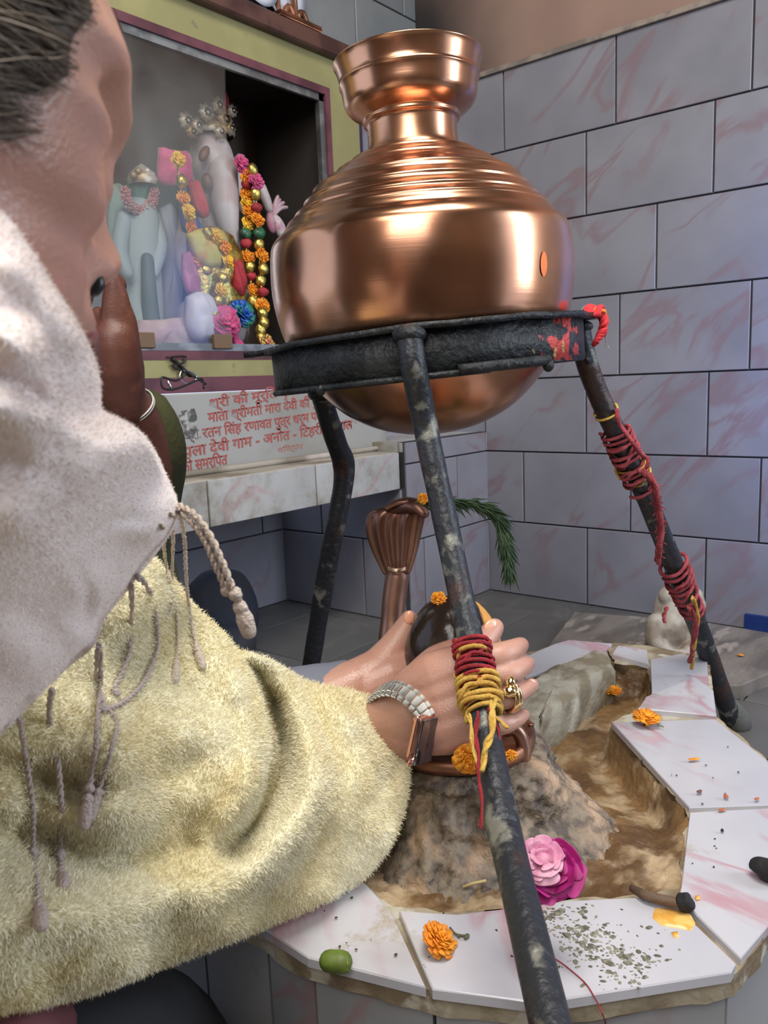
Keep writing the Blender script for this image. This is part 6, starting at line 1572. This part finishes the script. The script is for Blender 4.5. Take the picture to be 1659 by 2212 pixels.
# ------------------------------------------------------------------ leafy sprig on the cobra
sp = empty('leafy_sprig', P(1000, 1085, .92), 'dark green feathery sprig draped over the cobra head behind the front leg', 'sprig')
path = [P(896, 1086, .895), P(930, 1078, .90), P(975, 1082, .915), P(1030, 1088, .93), P(1068, 1108, .935), P(1084, 1140, .935), P(1094, 1180, .935), P(1100, 1225, .935)]
q, _ = smoothpath(path, [0]*len(path), 12); B().tube(q, .0012, 6).build('stem', M_LEAF, sp)
b = B(); rr = random.Random(8)
for i in range(620):
    k = rr.randint(2, len(q)-2); t = (q[k+1]-q[k-1]).normalized(); s_ = (RIGHT*rr.gauss(0, 1)+UP*rr.gauss(0, 1)+BACK*rr.gauss(0, .8)); s_ = (s_-t*s_.dot(t)).normalized()
    d = (t*rr.uniform(.8, 1.5)+s_*rr.uniform(.3, .8)+Vector((0, 0, -.25))).normalized(); L_ = rr.uniform(.014, .030)*(1 if k > 30 else .75); w_ = rr.uniform(.0007, .0014); o_ = d.cross(s_).normalized(); p = q[k]
    b.tube([p, p+d*L_*.5+o_*.001, p+d*L_+Vector((0, 0, -.003))], [w_*.6, w_, w_*.15], 4, caps=False)
b.build('leaves', M_LEAF, sp)
bloom(P(914, 1083, .888), .0065, 'tiny orange marigold on the tip of the cobra head', up=BACK, seed=41, n=36, cal=False)
petal_o = B().ball(P(961, 1062, .905), (.0022, .0015, .006), 10, 8).build('petal', M_MARI, base=True); tag(petal_o, 'upright orange petal sticking up behind the front leg over the sprig', 'petal')

# ------------------------------------------------------------------ stone board, figurine and the dark bundle
bp2 = [(1240, 1322), (1500, 1340), (1659, 1366), (1720, 1385), (1690, 1440), (1640, 1462), (1600, 1478), (1562, 1478), (1400, 1430), (1180, 1400)]
q = [PL(x, y, 2, .030) for x, y in bp2]; q = rough_edge(q, .003, .03, 5); c = sum(q, Vector())/len(q)
b = B(); b.prism([c+(v-c)*.992 for v in q][::1], [v-Vector((0, 0, .004)) for v in q]); b.prism([v-Vector((0, 0, .0039)) for v in q], [v-Vector((0, 0, .0295)) for v in q])
bm_ = mat('worn_stone_board', (0.20, 0.175, 0.155), .7, col2=(0.115, 0.10, 0.09), scale=5, detail=8, bump=.6, bscale=60, col3=(0.30, 0.26, 0.23), scale3=9, stretch=(1, 3, 1))
o = b.build('stone_board', bm_, smooth=False, base=True); tag(o, 'worn grey stone board lying on the floor against the right wall', 'board')
fg = empty('marble_figurine', PL(1445, 1412, 2, .031), 'small weathered marble seated figure on the stone board behind the right stand leg', 'figurine')
F0 = fg.location; M_FIG = mat('weathered_marble', (0.40, 0.36, 0.31), .55, col2=(0.22, 0.17, 0.13), scale=14, detail=8, bump=.6, bscale=80, col3=(0.10, 0.07, 0.05), scale3=10, lo3=.58, hi3=.68)
kf = (F0-Vector(CAM)).length/FPX
def fp(x, y, o_=0): return F0+RIGHT*((x-1445)*kf)+UP*((1412-y)*kf)-BACK*o_+Vector((0, 0, 0))
b = B(); b.box(F0+Vector((0, 0, .010)), (.062, .040, .010), Matrix.Rotation(-.7, 3, 'Z'), bev=.006); b.build('base', M_FIG, fg)
b = B(); b.ball(fp(1450, 1365), (.052, .040, .052), 28, 20, f=blobf(.25, 22)).limb([fp(1450, 1350), fp(1450, 1315), fp(1455, 1295)], [.045, .036, .030], 20, 5)
b.ball(fp(1437, 1296, -.015), (.020, .018, .022), 18, 12, f=blobf(.15, 60)).limb([fp(1440, 1285, -.01), fp(1438, 1268, -.008)], [.010, .006], 12, 3); b.ball(fp(1500, 1308, -.0), (.015, .02, .030), 16, 12, f=blobf(.2, 50))
b.limb([fp(1412, 1345, -.02), fp(1405, 1380, -.03), fp(1425, 1398, -.04)], [.018, .018, .015], 14, 4); b.limb([fp(1490, 1350, -.02), fp(1492, 1385, -.03), fp(1470, 1400, -.04)], [.020, .019, .016], 14, 4); b.limb([fp(1405, 1402, -.025), fp(1450, 1412, -.045), fp(1490, 1405, -.02)], [.016, .018, .016], 14, 4)
fo = b.build('body', M_FIG, fg); rm = fo.modifiers.new('weld', 'REMESH'); rm.mode = 'VOXEL'; rm.voxel_size = .0028; sm = fo.modifiers.new('soft', 'SMOOTH'); sm.factor = .5; sm.iterations = 3; bake(fo)
B().ball(fp(1470, 1378, -.055), (.006, .003, .002), 10, 6).build('metal_fleck', mat('brassy_fleck', (.8, .65, .35), .25, 1), fg)
b = B(); cb = PL(480, 1418, 2, 0.0); b.ball(cb+Vector((0, 0, .106)), (.105, .060, .106), 36, 26, R=Matrix.Rotation(-.25, 3, 'Z'), f=blobf(.10, 14)); b.ball(cb+Vector((-.03, -.04, .045)), (.105, .06, .05), 28, 18, f=blobf(.22, 16))
o = b.build('cloth_bundle', mat('navy_cloth', (0.022, 0.028, 0.045), .8, col2=(0.035, 0.035, 0.045), scale=12, bump=1, bscale=60), base=True); tag(o, 'dark navy rounded bundle on the floor in the recess under the ledge', 'bundle')
